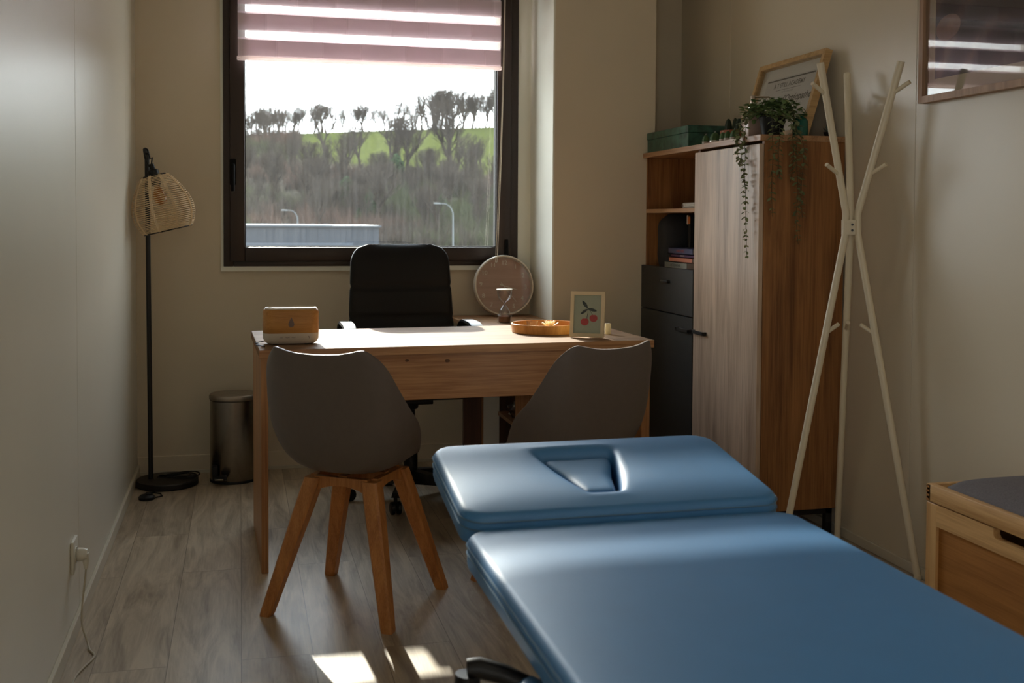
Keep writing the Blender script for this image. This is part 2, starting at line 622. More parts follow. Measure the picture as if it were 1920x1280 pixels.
def text_mesh(txt, size, name='t', extrude=0.0, shear=0.0, align='CENTER', bold=0.0):
    cu = bpy.data.curves.new(name, 'FONT')
    cu.body = txt
    cu.size = size
    cu.extrude = extrude
    cu.offset = bold
    cu.shear = shear
    cu.align_x = align
    cu.align_y = 'CENTER'
    cu.resolution_u = 3
    o = bpy.data.objects.new(name, cu)
    COL.objects.link(o)
    dg = bpy.context.evaluated_depsgraph_get()
    me = bpy.data.meshes.new_from_object(o.evaluated_get(dg))
    bpy.data.objects.remove(o)
    b = bmesh.new()
    b.from_mesh(me)
    bpy.data.meshes.remove(me)
    return b

# ------------------------------------------------------------------ room shell
XL, XR, YB, YR, ZC = -0.462, 2.205, 5.24, -1.6, 2.62
WX0, WX1, WZ0, WZ1 = -0.075, 1.335, 0.962, 2.34     # window opening

o = struct(MB().box(XL-0.15, XR+0.15, YR-0.15, YB+0.25, -0.12, 0).build('floor', M['floor'], smooth=False))
o = struct(MB().box(XL-0.15, XR+0.15, YR-0.15, YB+0.25, ZC, ZC+0.12).build('ceiling', M['ceiling'], smooth=False))
b = MB()
b.box(XL-0.15, WX0, YB, YB+0.25, 0, ZC)
b.box(WX1, XR+0.15, YB, YB+0.25, 0, ZC)
b.box(WX0, WX1, YB, YB+0.25, 0, WZ0)
b.box(WX0, WX1, YB, YB+0.25, WZ1, ZC)
struct(b.build('wall_back', M['wall'], smooth=False))
b = MB()
b.box(XL-0.15, XR+0.15, YR-0.15, YR, 0, ZC)
struct(b.build('wall_rear', M['wall'], smooth=False))
# partition panels on the left, with thin recessed joints
b = MB()
DY0, DY1, DZ1 = -1.45, -0.35, 2.15      # opening of the added door, admits fill light behind the camera
b.box(XL-0.15, XL-0.004, DY1, YB, 0, ZC)
b.box(XL-0.15, XL-0.004, YR, DY0, 0, ZC)
b.box(XL-0.15, XL-0.004, DY0, DY1, DZ1, ZC)
ys = [-0.33, 0.55, 1.96, 3.368, 4.798, YB]
for a, c in zip(ys[:-1], ys[1:]):
    b.box(XL-0.006, XL, a+0.0015, c-0.0015, 0, ZC, 0.0012, 1)
struct(b.build('wall_left', M['panel'], smooth=False))
b = MB()
b.box(XR+0.004, XR+0.15, YR, YB, 0, ZC)
ys = [YR, 0.35, 1.79, 3.227, 4.662, YB]
for a, c in zip(ys[:-1], ys[1:]):
    b.box(XR, XR+0.006, a+0.0012, c-0.0012, 0, ZC, 0.001, 1)
struct(b.build('wall_right', M['panel_r'], smooth=False))
# pillar right of the window: painted front, glass side paler with sky light put into its colour
b = MB().box(1.412, 1.907, 4.84, YB, 0, ZC)
struct(b.build('wall_pillar', M['wall'], smooth=False))
struct(MB().box(1.404, 1.412, 4.84, YB, 0, ZC).build('wall_pillar_side', M['reveal'], smooth=False))
# skirtings
struct(MB().box(XL+0.002, 1.40, YB-0.012, YB, 0, 0.085, 0.002, 1).build('baseboard_back', M['wall'], smooth=False))
struct(MB().box(XL+0.012, 1.40, YB-0.016, YB-0.012, 0, 0.016, 0.001, 1).build('trim_2', M['white_trim'], smooth=False))
struct(MB().box(XL, XL+0.012, YR, YB-0.012, 0, 0.048, 0.002, 1).build('baseboard_left', M['white_trim'], smooth=False))
struct(MB().box(XR-0.012, XR, YR, YB, 0, 0.035, 0.002, 1).build('baseboard_right', M['white_trim'], smooth=False))
# casing round the window
b = MB()
b.box(WX0-0.012, WX0, YB-0.012, YB+0.001, WZ0-0.022, WZ1+0.02)
b.box(WX1, WX1+0.045, YB-0.014, YB+0.001, WZ0-0.022, WZ1+0.02)
b.box(WX1+0.045, WX1+0.069, YB-0.006, YB+0.001, WZ0-0.022, WZ1+0.02)
b.box(WX0-0.012, WX1+0.045, YB-0.02, YB+0.001, WZ0-0.022, WZ0)
b.box(WX0-0.012, WX1+0.045, YB-0.012, YB+0.001, WZ1, WZ1+0.02)
struct(b.build('trim_1', M['reveal'], smooth=False))

# window
win = bpy.data.objects.new('window_1', None)
COL.objects.link(win)
win.location = (0.63, 5.24, WZ0)
struct(win)
og = win.location
GX0, GX1, GZ0, GZ1 = 0.022, 1.222, 1.052, 2.245
def ring_frame(b, x0, x1, z0, z1, X0, X1, Z0, Z1, y0, y1, bev=0.003):
    b.box(x0, X0, y0, y1, z0, z1, bev)
    b.box(X1, x1, y0, y1, z0, z1, bev)
    b.box(X0, X1, y0, y1, z0, Z0, bev)
    b.box(X0, X1, y0, y1, Z1, z1, bev)
b = MB(og)
ring_frame(b, WX0, WX1, WZ0, WZ1, WX0+0.045, WX1-0.055, WZ0+0.035, WZ1-0.03, 5.215, 5.29)
b.build('window_frame', M['frame'], win)
b = MB(og)
ring_frame(b, WX0+0.03, WX1-0.04, WZ0+0.024, WZ1-0.02, GX0, GX1, GZ0, GZ1, 5.195, 5.26, 0.005)
sash = b.build('sash', M['frame'], win)
b = MB(og)
ring_frame(b, GX0-0.003, GX1+0.003, GZ0-0.003, GZ1+0.003, GX0+0.004, GX1-0.004, GZ0+0.004, GZ1-0.004, 5.205, 5.25, 0.0)
b.build('gasket', M['gasket'], win)
b = MB(og)
b.box(GX0, GX1, 5.222, 5.226, GZ0, GZ1)
b.build('glass_pane', M['glass'], win, smooth=False)
b = MB(og)
b.box(-0.046, -0.018, 5.183, 5.196, 1.34, 1.46, 0.004)
b.tube([(-0.032, 5.186, 1.43), (-0.032, 5.150, 1.43), (-0.032, 5.146, 1.425), (-0.032, 5.146, 1.31)], [0.009, 0.009, 0.0095, 0.008], 10)
b.build('window_handle', M['gasket'], win)
b = MB(og)
b.box(1.262, 1.282, 5.186, 5.216, 1.0, 1.09, 0.005)
b.build('hinge', M['gasket'], win)
# outside sill
struct(MB().box(WX0-0.05, WX1+0.05, 5.29, 5.56, WZ0-0.05, WZ0-0.012).build('window_2_sill_outside', M['gasket'], smooth=False)).name = 'trim_3'

# glazed door added unseen in the left wall to let fill light in
w2 = bpy.data.objects.new('added_door_1', None)
COL.objects.link(w2)
w2.location = (XL, (DY0+DY1)/2, 0)
struct(w2)
b = MB(w2.location)
for y0, y1, z0, z1 in ((DY0, DY0+0.07, 0, DZ1), (DY1-0.07, DY1, 0, DZ1), (DY0+0.07, DY1-0.07, 0, 0.1), (DY0+0.07, DY1-0.07, DZ1-0.07, DZ1)):
    b.box(XL-0.10, XL-0.04, y0, y1, z0, z1, 0.003)
b.build('added_door_frame', M['frame'], w2)
b = MB(w2.location)
b.box(XL-0.072, XL-0.068, DY0+0.07, DY1-0.07, 0.1, DZ1-0.07)
b.build('glass_pane', M['clear'], w2, smooth=False)
cl = thing('added_fill_panel', 'added flat square fill light panel above the near end of the room', 'fill light', (0.9, 0.1, ZC-0.03))  # added panel out of view, its glow only fills the near end
b = MB()
b.box(-0.30, 0.30, -0.30, 0.30, 0.0, 0.029, 0.003)
b.build('housing', M['white_trim'], cl)
ld_ = bpy.data.materials.new('added_fill_glow'); ld_.use_nodes = True
ld_.node_tree.nodes['Principled BSDF'].inputs['Emission Color'].default_value = (1.0, 0.93, 0.82, 1)
ld_.node_tree.nodes['Principled BSDF'].inputs['Emission Strength'].default_value = 1.2
b = MB()
b.box(-0.28, 0.28, -0.28, 0.28, -0.006, 0.0)
b.build('fill_glow_panel', ld_, cl, smooth=False)

# ------------------------------------------------------------------ zebra blind
bl = thing('zebra_blind', 'pink striped day-and-night roller blind lowered over upper part of window', 'blind', (0.608, 5.13, 2.36))
og = bl.location
b = MB(og)
zb = 1.924
k = 0
while zb < 2.33:
    for (yy, dz) in ((5.128, 0.0), (5.142, 0.012)):
        nseg = 12
        z0, z1 = zb+dz, min(zb+dz+0.078, 2.37)
        for layer_y in (yy,):
            rs = []
            for i in range(nseg+1):
                x = -0.008+1.232*i/nseg
                bow = 0.003*math.sin(i*1.7+k)
                rs.append([(x, layer_y+bow, z0), (x, layer_y+bow, z1), (x, layer_y+bow+0.0006, z1), (x, layer_y+bow+0.0006, z0)])
            b.rings(rs)
    zb += 0.118
    k += 1
b.build('fabric_band', M['blind'], bl)
b = MB(og)
for yy in (5.128, 5.142):
    b.box(-0.008, 1.224, yy+0.0002, yy+0.0005, 1.92, 2.37)
b.build('sheer_mesh', translucent('sheer_blind_mesh', C(240, 225, 222), 0.6, thru=0.86), bl)
b = MB(og)
b.box(-0.012, 1.228, 5.122, 5.148, 1.908, 1.926, 0.004)
b.build('bottom_bar', M['blind_bar'], bl)
b = MB(og)
b.box(-0.02, 1.25, 5.10, 5.17, 2.36, 2.43, 0.01)
b.build('head_rail', M['blind_bar'], bl)
b = MB(og)
for (xa, xb, dy) in ((1.236, 1.196, 0.0), (1.240, 1.206, 0.012)):
    pts, rad = [], []
    n = 420
    for i in range(n):
        t = i/(n-1)
        x = xa+(xb-xa)*t**1.6
        z = 2.37-(2.37-0.985)*t
        pts.append((x, 5.105+dy*0.5, z))
        rad.append(0.0026 if i % 2 else 0.0012)
    b.tube(pts, rad, 5)
b.tube([(1.196, 5.105, 0.985), (1.199, 5.107, 0.980), (1.206, 5.111, 0.985)], 0.0024, 5)
b.build('bead_chain', M['bead'], bl)

# ------------------------------------------------------------------ desk
DZ = 0.75
dk = thing('desk', 'oak desk with deep modesty panel standing before the window', 'desk', (0.75, 4.01, 0))
og = dk.location
MB(og).box(0.050, 1.455, 3.685, 4.335, DZ-0.028, DZ, 0.0015, 1).build('desktop', M['desk_top'], dk, smooth=False)
fp = MB(og).box(0.079, 1.415, 3.703, 3.732, 0.562, DZ-0.028, 0.001, 1).build('front_panel', M['desk_x'], dk, smooth=False)
for kx, kz, kr in ((0.545, 0.699, 0.006), (0.687, 0.694, 0.008)):
    b = MB(og)
    b.rings([[(kx+q*kr*(1.25 if math.cos(a) > 0 else 1)*math.cos(a), yy, kz+q*kr*0.7*math.sin(a)) for a in [2*PI*k/18 for k in range(18)]] for q, yy in ((1, 3.7032), (1, 3.7026), (0.5, 3.7025))])
    b.build('wood_knot', mat('dark_knot', C(84, 52, 30), 0.6, noise=0.3, nscale=200), fp, smooth=False)
for x0, x1 in ((0.056, 0.079), (1.415, 1.447)):
    MB(og).box(x0, x1, 3.70, 4.30, 0.0, DZ-0.028, 0.0015, 1).build('side_panel', M['desk_z'], dk, smooth=False)
dk.rotation_euler = (0, 0, R(1.8))
# edge band of the top, a little darker in the grain
MB(og).box(0.0495, 1.4555, 3.6842, 3.6852, DZ-0.0275, DZ-0.0005).build('edge_band', M['desk_x'], dk, smooth=False)

# ------------------------------------------------------------------ return unit under the clock
ru = thing('side_unit', 'low oak side unit with open shelves carrying the round clock', 'sideboard', (1.19, 4.8, 0))
og = ru.location
MB(og).box(0.985, 1.400, 4.345, 5.205, 0.698, 0.718, 0.0015, 1).build('top', M['ret_top'], ru, smooth=False)
MB(og).box(0.952, 1.030, 4.66, 4.685, 0, 0.698, 0.001, 1).build('side_panel', M['ret_dark'], ru, smooth=False)
MB(og).box(1.030, 1.038, 4.648, 4.685, 0, 0.698).build('edge_strip', M['desk_z'], ru, smooth=False)
MB(og).box(1.038, 1.112, 4.655, 4.675, 0, 0.698, 0.001, 1).build('support_panel', M['reveal'], ru, smooth=False)
MB(og).box(1.112, 1.40, 4.656, 4.672, 0, 0.698).build('end_panel', M['ret_dark'], ru, smooth=False)
MB(og).box(1.385, 1.40, 4.350, 4.656, 0, 0.698).build('back_panel', M['ret_dark'], ru, smooth=False)
MB(og).box(1.105, 1.385, 4.350, 4.656, 0.322, 0.338, 0.001, 1).build('shelf', M['ret_top'], ru, smooth=False)
MB(og).box(1.06, 1.385, 4.350, 4.645, 0.170, 0.188, 0.001, 1).build('shelf', M['ret_top'], ru, smooth=False)
b = MB(og)
b.box(1.105, 1.385, 4.335, 4.350, 0, 0.698, 0.001, 1)
b.build('side_panel', M['desk_z'], ru, smooth=False)

# ------------------------------------------------------------------ shell chairs
def shell_mesh(me_name):
    NU, NV = 24, 34
    # spine (centre line) and edge line: (forward y, z, half width)
    S = [(0.185, 0.438), (0.145, 0.447), (0.050, 0.437), (-0.06, 0.425), (-0.15, 0.440), (-0.200, 0.500), (-0.228, 0.600), (-0.248, 0.708), (-0.262, 0.797)]
    E = [(0.140, 0.442), (0.095, 0.460), (0.035, 0.494), (-0.015, 0.538), (-0.065, 0.585), (-0.125, 0.635), (-0.172, 0.705), (-0.208, 0.778), (-0.234, 0.836)]
    W = [0.120, 0.160, 0.192, 0.216, 0.230, 0.230, 0.212, 0.188, 0.164]
    def lerp(A, t):
        f = t*(len(A)-1)
        i = min(int(f), len(A)-2)
        p0 = A[max(i-1, 0)]; p1 = A[i]; p2 = A[i+1]; p3 = A[min(i+2, len(A)-1)]
        f -= i
        def cr(a, b_, c, d):
            return 0.5*((2*b_)+(-a+c)*f+(2*a-5*b_+4*c-d)*f*f+(-a+3*b_-3*c+d)*f**3)
        if isinstance(p1, tuple):
            return [cr(*q) for q in zip(p0, p1, p2, p3)]
        return cr(p0, p1, p2, p3)
    rows = []
    for j in range(NV+1):
        v = j/NV
        sy, sz = lerp(S, v)
        ey, ez = lerp(E, v)
        wv = lerp(W, v)
        row = []
        for i in range(NU+1):
            u = -1+2*i/NU
            a = abs(u)
            q = a**(3.2-0.9*v)
            y = sy+(ey-sy)*q
            z = sz+(ez-sz)*q
            x = wv*math.sin(u*PI/2*0.80)/math.sin(PI/2*0.80)
            # rounded corners at both ends
            if v > 0.80 and a > 0.55:
                t = ((v-0.80)/0.20)**1.8*((a-0.55)/0.45)**2.6
                z -= 0.036*t
                x -= math.copysign(0.016*t, u)
            if v < 0.12 and a > 0.5:
                t = (0.12-v)/0.12*((a-0.5)/0.5)**2
                y -= 0.04*t
                x -= math.copysign(0.02*t, u)
            row.append((x, y, z))
        rows.append(row)
    return rows, NU, NV

def make_shell_chair(label, loc, rz):
    t = thing('shell_chair', label, 'chair', loc, 'taupe shell chairs at the desk', rz)
    rows, NU, NV = shell_mesh('shell')
    b = MB()
    g = [[b.v(p) for p in r] for r in rows]
    for j in range(NV):
        for i in range(NU):
            b.bm.faces.new((g[j][i], g[j][i+1], g[j+1][i+1], g[j+1][i]))
    o = b.build('shell', M['shell'], t, angle=180)
    md = o.modifiers.new('thick', 'SOLIDIFY')
    md.thickness = 0.007
    md.offset = 0
    md2 = o.modifiers.new('bev', 'BEVEL')
    md2.width = 0.0025
    md2.segments = 2
    md2.limit_method = 'ANGLE'
    md2.angle_limit = R(50)
    # seat pad, inside the shell
    b = MB()
    rs = []
    for j in range(2, 14):
        v = j/NV
        f = math.sin(PI*(j-1.4)/(13.6-1.4))
        row = rows[j]
        lo, hi = [], []
        for i in range(4, NU-3):
            x, y, z = row[i]
            e = math.sin(PI*(i-3.2)/(NU-6.4))
            hi.append((x, y, z+0.005+0.030*min(1, 1.8*f)*min(1, 1.8*e)))
            lo.append((x, y, z+0.005))
        rs.append(lo+hi[::-1])
    b.rings(rs)
    b.build('seat_cushion', M['seat_pad'], t)
    # four tapering square legs
    def leg(sx, sy):
        b = MB()
        top = Vector((sx*0.095, sy*0.095, 0.405))
        bot = Vector((sx*0.200, sy*0.200, 0.0))
        rs = []
        for q, hs in ((0, 0.0165), (0.02, 0.018), (0.75, 0.025), (1.0, 0.026)):
            p = bot.lerp(top, q)
            rs.append([(p.x+dx*hs, p.y+dy*hs, p.z) for dx, dy in ((-1, -.75), (-.75, -1), (.75, -1), (1, -.75), (1, .75), (.75, 1), (-.75, 1), (-1, .75))])
        b.rings(rs)
        return b.build('leg', M['beech'], t)
    for sx in (-1, 1):
        for sy in (-1, 1):
            leg(sx, sy)
    # cross frame with arched rails
    b = MB()
    for a in range(4):
        Mz = Matrix.Rotation(a*PI/2, 4, 'Z')
        prof = []
        n = 10
        for i in range(n+1):
            x = -0.10+0.20*i/n
            prof.append((x, 0.350+0.035*math.sin(PI*i/n)**0.6))
        prof += [(0.088, 0.41), (-0.088, 0.41)]
        r1 = [Mz @ Vector((x, -0.112, z)) for x, z in prof]
        r2 = [Mz @ Vector((x, -0.090, z)) for x, z in prof]
        b.rings([r1, r2])
    b.box(-0.10, 0.10, -0.014, 0.014, 0.385, 0.414)
    b.box(-0.014, 0.014, -0.10, 0.10, 0.385, 0.414)
    b.build('leg_frame', M['beech'], t)
    return t
make_shell_chair('taupe shell chair with four beech legs in full view, before desk beside diffuser', (0.350, 3.345, 0), R(-33))
make_shell_chair('taupe shell chair before the framed cherries, legs hidden behind blue massage table', (1.010, 3.34, 0), R(21))

# ------------------------------------------------------------------ office chair
oc = thing('office_chair', 'black leather office chair with high back behind the desk', 'chair', (0.69, 4.58, 0))
og = Vector(oc.location)
def back_section(v):
    """centre (y,z), half width, half thickness along the back, v 0 bottom .. 1 top"""
    z = 0.46+0.615*v
    y = 4.74+0.06*v+0.03*v*v
    return y, z, 0.245-0.028*v, 0.035
b = MB()
rs = []
NB = 40
for j in range(NB+1):
    v = j/NB
    y, z, hw, ht = back_section(v)
    e = 1.0
    if v > 0.86:
        q = (v-0.86)/0.14
        e = math.sqrt(max(0.0, 1-q**2.2))
        hw = hw-0.075*(1-e)
        ht = ht*max(0.25, e)
    # stitched seams pinch the padding
    for s_ in (0.20, 0.47, 0.70):
        ht -= 0.010*math.exp(-((v-s_)/0.010)**2)
        hw -= 0.004*math.exp(-((v-s_)/0.012)**2)
    ring = []
    for k in range(28):
        a = 2*PI*k/28
        cx = abs(math.cos(a))**0.35*math.copysign(1, math.cos(a))
        sy = abs(math.sin(a))**0.8*math.copysign(1, math.sin(a))
        ring.append((0.69+cx*hw-og.x, y+sy*ht-0.02*abs(cx)**3-og.y, z-og.z))
    rs.append(ring)
b.o = Vector((0, 0, 0))
b.rings(rs)
b.build('backrest', M['black_leather'], oc, angle=70)
b = MB(og)
b.prism(rrect(0.50, 0.48, 0.08, 6), -0.045, 0.035, c=(0.69, 4.50, 0.505))
o = b.build('seat', M['black_leather'], oc)
md = o.modifiers.new('b', 'BEVEL'); md.width = 0.025; md.segments = 4; md.limit_method = 'ANGLE'
for sx in (-1, 1):
    b = MB(og)
    xo = 0.69+sx*0.262
    path = [(4.34, 0.50), (4.325, 0.60), (4.345, 0.70), (4.41, 0.742), (4.52, 0.748), (4.63, 0.742), (4.70, 0.70), (4.735, 0.62), (4.73, 0.56), (4.66, 0.50)]
    fine = []
    for i in range(len(path)-1):
        p0 = path[max(i-1, 0)]; p1 = path[i]; p2 = path[i+1]; p3 = path[min(i+2, len(path)-1)]
        for q in range(5):
            f = q/5
            fine.append(tuple(0.5*((2*b1)+(-a1+c1)*f+(2*a1-5*b1+4*c1-d1)*f*f+(-a1+3*b1-3*c1+d1)*f**3) for a1, b1, c1, d1 in zip(p0, p1, p2, p3)))
    fine.append(path[-1])
    rs = []
    for i, (y, z) in enumerate(fine):
        a_ = fine[max(i-1, 0)]; c_ = fine[min(i+1, len(fine)-1)]
        ty, tz = c_[0]-a_[0], c_[1]-a_[1]
        l = math.hypot(ty, tz)
        ny, nz = -tz/l, ty/l
        lean = 0.0
        rs.append([(xo+dx, y+ny*dd, z+nz*dd) for dx, dd in ((-0.024, -0.008), (-0.028, 0), (-0.024, 0.008), (0.024, 0.008), (0.028, 0), (0.024, -0.008))])
    b.rings(rs)
    b.box(min(xo, xo-sx*0.10), max(xo, xo-sx*0.10), 4.42, 4.60, 0.468, 0.488)
    b.build('armrest', M['black_plastic'], oc)
b = MB(og)
b.lathe([(0.030, 0.09), (0.030, 0.24), (0.036, 0.24), (0.036, 0.30), (0.022, 0.30), (0.018, 0.38), (0.030, 0.385), (0.050, 0.46)], (0.70, 4.55, 0), 20)
b.box(0.62, 0.78, 4.45, 4.65, 0.415, 0.44, 0.004)
b.build('gas_column', M['black_plastic'], oc)
for i in range(5):
    a = R(104+72*i)
    ca, sa = math.cos(a), math.sin(a)
    b = MB(og)
    rs = []
    for t_, hw, z0, z1 in ((0.02, 0.032, 0.07, 0.125), (0.16, 0.024, 0.075, 0.108), (0.265, 0.017, 0.068, 0.088)):
        cx, cy = 0.70+ca*t_, 4.55+sa*t_
        rs.append([(cx-sa*s_*hw, cy+ca*s_*hw, z) for s_, z in ((-1, z0), (1, z0), (0.7, z1), (-0.7, z1))])
    b.rings(rs)
    arm = b.build('base_arm', M['black_plastic'], oc)
    b = MB(og)
    cx, cy = 0.70+ca*0.26, 4.55+sa*0.26
    for s_ in (-1, 1):
        Mx = Matrix.Rotation(a+0.5, 4, 'Z') @ Matrix.Rotation(PI/2, 4, 'X')
        b.lathe([(0.02, -0.009), (0.026, -0.006), (0.026, 0.006), (0.02, 0.009)], (cx-math.sin(a+0.5)*s_*0.013, cy+math.cos(a+0.5)*s_*0.013, 0.026), 18, Mx)
    b.tube([(cx, cy, 0.03), (cx, cy, 0.078)], 0.008, 8)
    b.build('caster', M['black_plastic'], arm)

# ------------------------------------------------------------------ massage table
mt = thing('massage_table', 'large blue vinyl massage table with raised headrest and face hole', 'massage table', (0.74, 1.0, 0))
og = Vector(mt.location)
def radial(poly, c, N):
    out = []
    n = len(poly)
    for k in range(N):
        a = 2*PI*k/N
        d = (math.cos(a), math.sin(a))
        best = None
        for i in range(n):
            x1, y1 = poly[i][0]-c[0], poly[i][1]-c[1]
            x2, y2 = poly[(i+1) % n][0]-c[0], poly[(i+1) % n][1]-c[1]
            ex, ey = x2-x1, y2-y1
            den = d[0]*ey-d[1]*ex
            if abs(den) < 1e-12:
                continue
            t = (x1*ey-y1*ex)/den
            s_ = (x1*d[1]-y1*d[0])/den
            if t > 0 and -1e-6 <= s_ <= 1+1e-6:
                best = t if best is None else max(best, t)
        out.append((c[0]+d[0]*best, c[1]+d[1]*best))
    return out
def chaikin(P, n=3):
    for _ in range(n):
        Q = []
        for i in range(len(P)):
            a, b_ = P[i], P[(i+1) % len(P)]
            Q.append((a[0]*.75+b_[0]*.25, a[1]*.75+b_[1]*.25))
            Q.append((a[0]*.25+b_[0]*.75, a[1]*.25+b_[1]*.75))
        P = Q
    return P
TX0, TX1 = 0.403, 1.080
TW = TX1-TX0
TCX = (TX0+TX1)/2
# body pad
def pad_rings(cx, cy, w_, l_, th, r, z_at, er=0.016, crown=0.004, outer=None, N=8):
    """rings from the under side to the middle of the top"""
    rs = []
    prof = [(0.010, -th), (0.002, -th+0.004), (0.0, -th+0.012), (0.0, -er)]
    for k in range(1, 7):
        a = PI/2*k/6
        prof.append((er*(1-math.cos(a)), -er+er*math.sin(a)))
    prof += [(er+0.03, crown*0.5), (er+0.09, crown), (er+0.2, crown*1.15)]
    for d, z in prof:
        d = min(d, min(w_, l_)/2-0.02)
        rr_ = max(0.012, r-d*0.8)
        rs.append([(x, y, z_at(x, y)+z) for x, y in rrect(w_-2*d, l_-2*d, rr_, N, cx, cy)])
    return rs
b = MB(og)
b.rings(pad_rings(TCX, (1.985-0.15)/2, TW, 1.985+0.15, 0.062, 0.055, lambda x, y: 0.600))
body = b.build('body_pad', M['vinyl'], mt, angle=32)
# side band below the seam, and the seam stitching
b = MB(og)
for zz, ins in ((0.5985-0.0145, -0.0012), (0.600-0.030, -0.0008)):
    loop = rrect(TW-2*ins, 2.135-2*ins, 0.055, 8, TCX, (1.985-0.15)/2)
    b.tube([(x, y, zz) for x, y in loop], 0.0016, 5, loop=True)
b.build('piping', M['thread'], body)
# head pad
TILT = R(8.8)
HY0, HY1 = 1.992, 2.375
HW = TW-0.01
hc = (0.718, 2.195)
trap = chaikin([(0.628, 2.292), (0.665, 2.298), (0.775, 2.298), (0.808, 2.292), (0.797, 2.24), (0.757, 2.088), (0.745, 2.080), (0.691, 2.080), (0.679, 2.088), (0.639, 2.24)], 3)
zh = lambda x, y: 0.622+(y-HY0)*math.tan(TILT)
N = 160
b = MB(og)
rs = []
hole = radial(trap, hc, N)
def off(ring, d):
    return [(hc[0]+(x-hc[0])*(1+d/math.hypot(x-hc[0], y-hc[1])), hc[1]+(y-hc[1])*(1+d/math.hypot(x-hc[0], y-hc[1]))) for x, y in ring]
for d, z in ((-0.002, -0.058), (-0.001, -0.045), (0.0, -0.025), (0.001, -0.014), (0.004, -0.007), (0.009, -0.002), (0.016, 0.0012), (0.026, 0.0030)):
    rs.append([(x, y, zh(x, y)+z) for x, y in off(hole, d)])
inner = off(hole, 0.026)
er = 0.016
outprof = []
for k in range(6, 0, -1):
    a = PI/2*k/6
    outprof.append((er*(1-math.cos(a)), -er+er*math.sin(a)))
outprof = [(er+0.03, 0.002)]+outprof+[(0, -er), (0.0, -0.052), (0.002, -0.060), (0.012, -0.064)]
ring0 = None
for d, z in outprof:
    rp_ = radial(rrect(HW-2*d, (HY1-HY0)-2*d, max(0.012, 0.05-d*0.7), 10, TCX, (HY0+HY1)/2), hc, N)
    if ring0 is None:
        for q in (0.33, 0.66):
            rs.append([(a_[0]*(1-q)+c_[0]*q, a_[1]*(1-q)+c_[1]*q, zh(0, a_[1]*(1-q)+c_[1]*q)+0.003) for a_, c_ in zip(inner, rp_)])
        ring0 = True
    rs.append([(x, y, zh(x, y)+z) for x, y in rp_])
b.rings(rs, False, False)
head = b.build('head_pad', M['vinyl'], mt, angle=40)
b = MB(og)
loop = radial(rrect(HW+0.002, (HY1-HY0)+0.002, 0.05, 10, TCX, (HY0+HY1)/2), hc, 200)
b.tube([(x, y, zh(x, y)-0.0145) for x, y in loop], 0.0016, 5, loop=True)
b.tube([(x, y, zh(x, y)-0.030) for x, y in loop], 0.0014, 5, loop=True)
b.build('piping', M['thread'], head)
# plug in the face hole
b = MB(og)
rs = []
for d, z in ((-0.012, -0.055), (-0.012, -0.026), (-0.013, -0.019), (-0.017, -0.014), (-0.024, -0.011), (-0.034, -0.0095), (-0.046, -0.009)):
    rs.append([(x, y, zh(x, y)+z) for x, y in off(hole, d)])
cc = [(hc[0], hc[1], zh(*hc)-0.0085)]
b.rings(rs)
b.build('face_hole_plug', M['vinyl'], mt, angle=75)
# under frame
b = MB(og)
b.box(TX0+0.05, TX1-0.05, -0.08, 1.93, 0.495, 0.532, 0.006)
b.build('under_frame', M['black_metal'], mt)
b = MB(og)
b.rings([[(TX0+0.06, HY0+0.03, 0.545), (TX1-0.07, HY0+0.03, 0.545), (TX1-0.07, HY1-0.05, 0.600), (TX0+0.06, HY1-0.05, 0.600)],
         [(TX0+0.06, HY0+0.03, 0.561), (TX1-0.07, HY0+0.03, 0.561), (TX1-0.07, HY1-0.05, 0.618), (TX0+0.06, HY1-0.05, 0.618)]])
b.build('head_board', M['black_plastic'], mt, smooth=False)
for x in (TX0+0.10, TX1-0.10):
    b = MB(og)
    b.tube([(x, 1.80, 0.50), (x, 0.25, 0.10)], 0.02, 4)
    b.tube([(x+0.001, 0.25, 0.50), (x+0.001, 1.80, 0.10)], 0.02, 4)
    b.build('scissor_lift', M['black_metal'], mt, smooth=False)
b = MB(og)
b.box(TX0+0.06, TX1-0.06, 1.76, 1.84, 0.03, 0.09, 0.01)
b.box(TX0+0.06, TX1-0.06, 0.20, 0.28, 0.03, 0.09, 0.01)
b.box(TX0+0.08, TX0+0.13, 0.20, 1.84, 0.03, 0.08, 0.005)
b.box(TX1-0.13, TX1-0.08, 0.20, 1.84, 0.03, 0.08, 0.005)
b.build('base_frame', M['black_metal'], mt)
for x in (TX0+0.10, TX1-0.10):
    for y in (0.24, 1.80):
        b = MB(og)
        b.lathe([(0.026, 0), (0.03, 0.004), (0.03, 0.02), (0.016, 0.034)], (x, y, 0), 16)
        b.build('foot', M['black_plastic'], mt)
# arm support on the near long side: black bracket, blue arm pad, chrome post
b = MB(og)
arc = []
P0 = [(0.452, 1.56, 0.452), (0.425, 1.575, 0.474), (0.390, 1.59, 0.488), (0.352, 1.60, 0.498), (0.336, 1.605, 0.496)]
b.tube(P0, [0.010, 0.013, 0.015, 0.016, 0.015], 12)
b.tube([(0.336, 1.605, 0.488), (0.333, 1.605, 0.44), (0.333, 1.605, 0.38)], [0.020, 0.021, 0.020], 12)
b.build('arm_bracket', M['black_plastic'], mt)
b = MB(og)
rs = []
for k in range(13):
    a = PI*k/12
    rs.append([(0.425+0.030*math.sin(a)*math.cos(q)*1.0, 1.535+0.07*-math.cos(a), 0.462+0.030*math.sin(a)**0.7*math.sin(q)) for q in [2*PI*i/16 for i in range(16)]])
b.rings(rs, False, False)
b.build('arm_pad', M['vinyl'], mt, weld=True)
b = MB(og)
b.tube([(0.452, 1.60, 0.54), (0.452, 1.60, 0.36)], 0.0035, 10)
b.build('chrome_post', M['chrome'], mt)

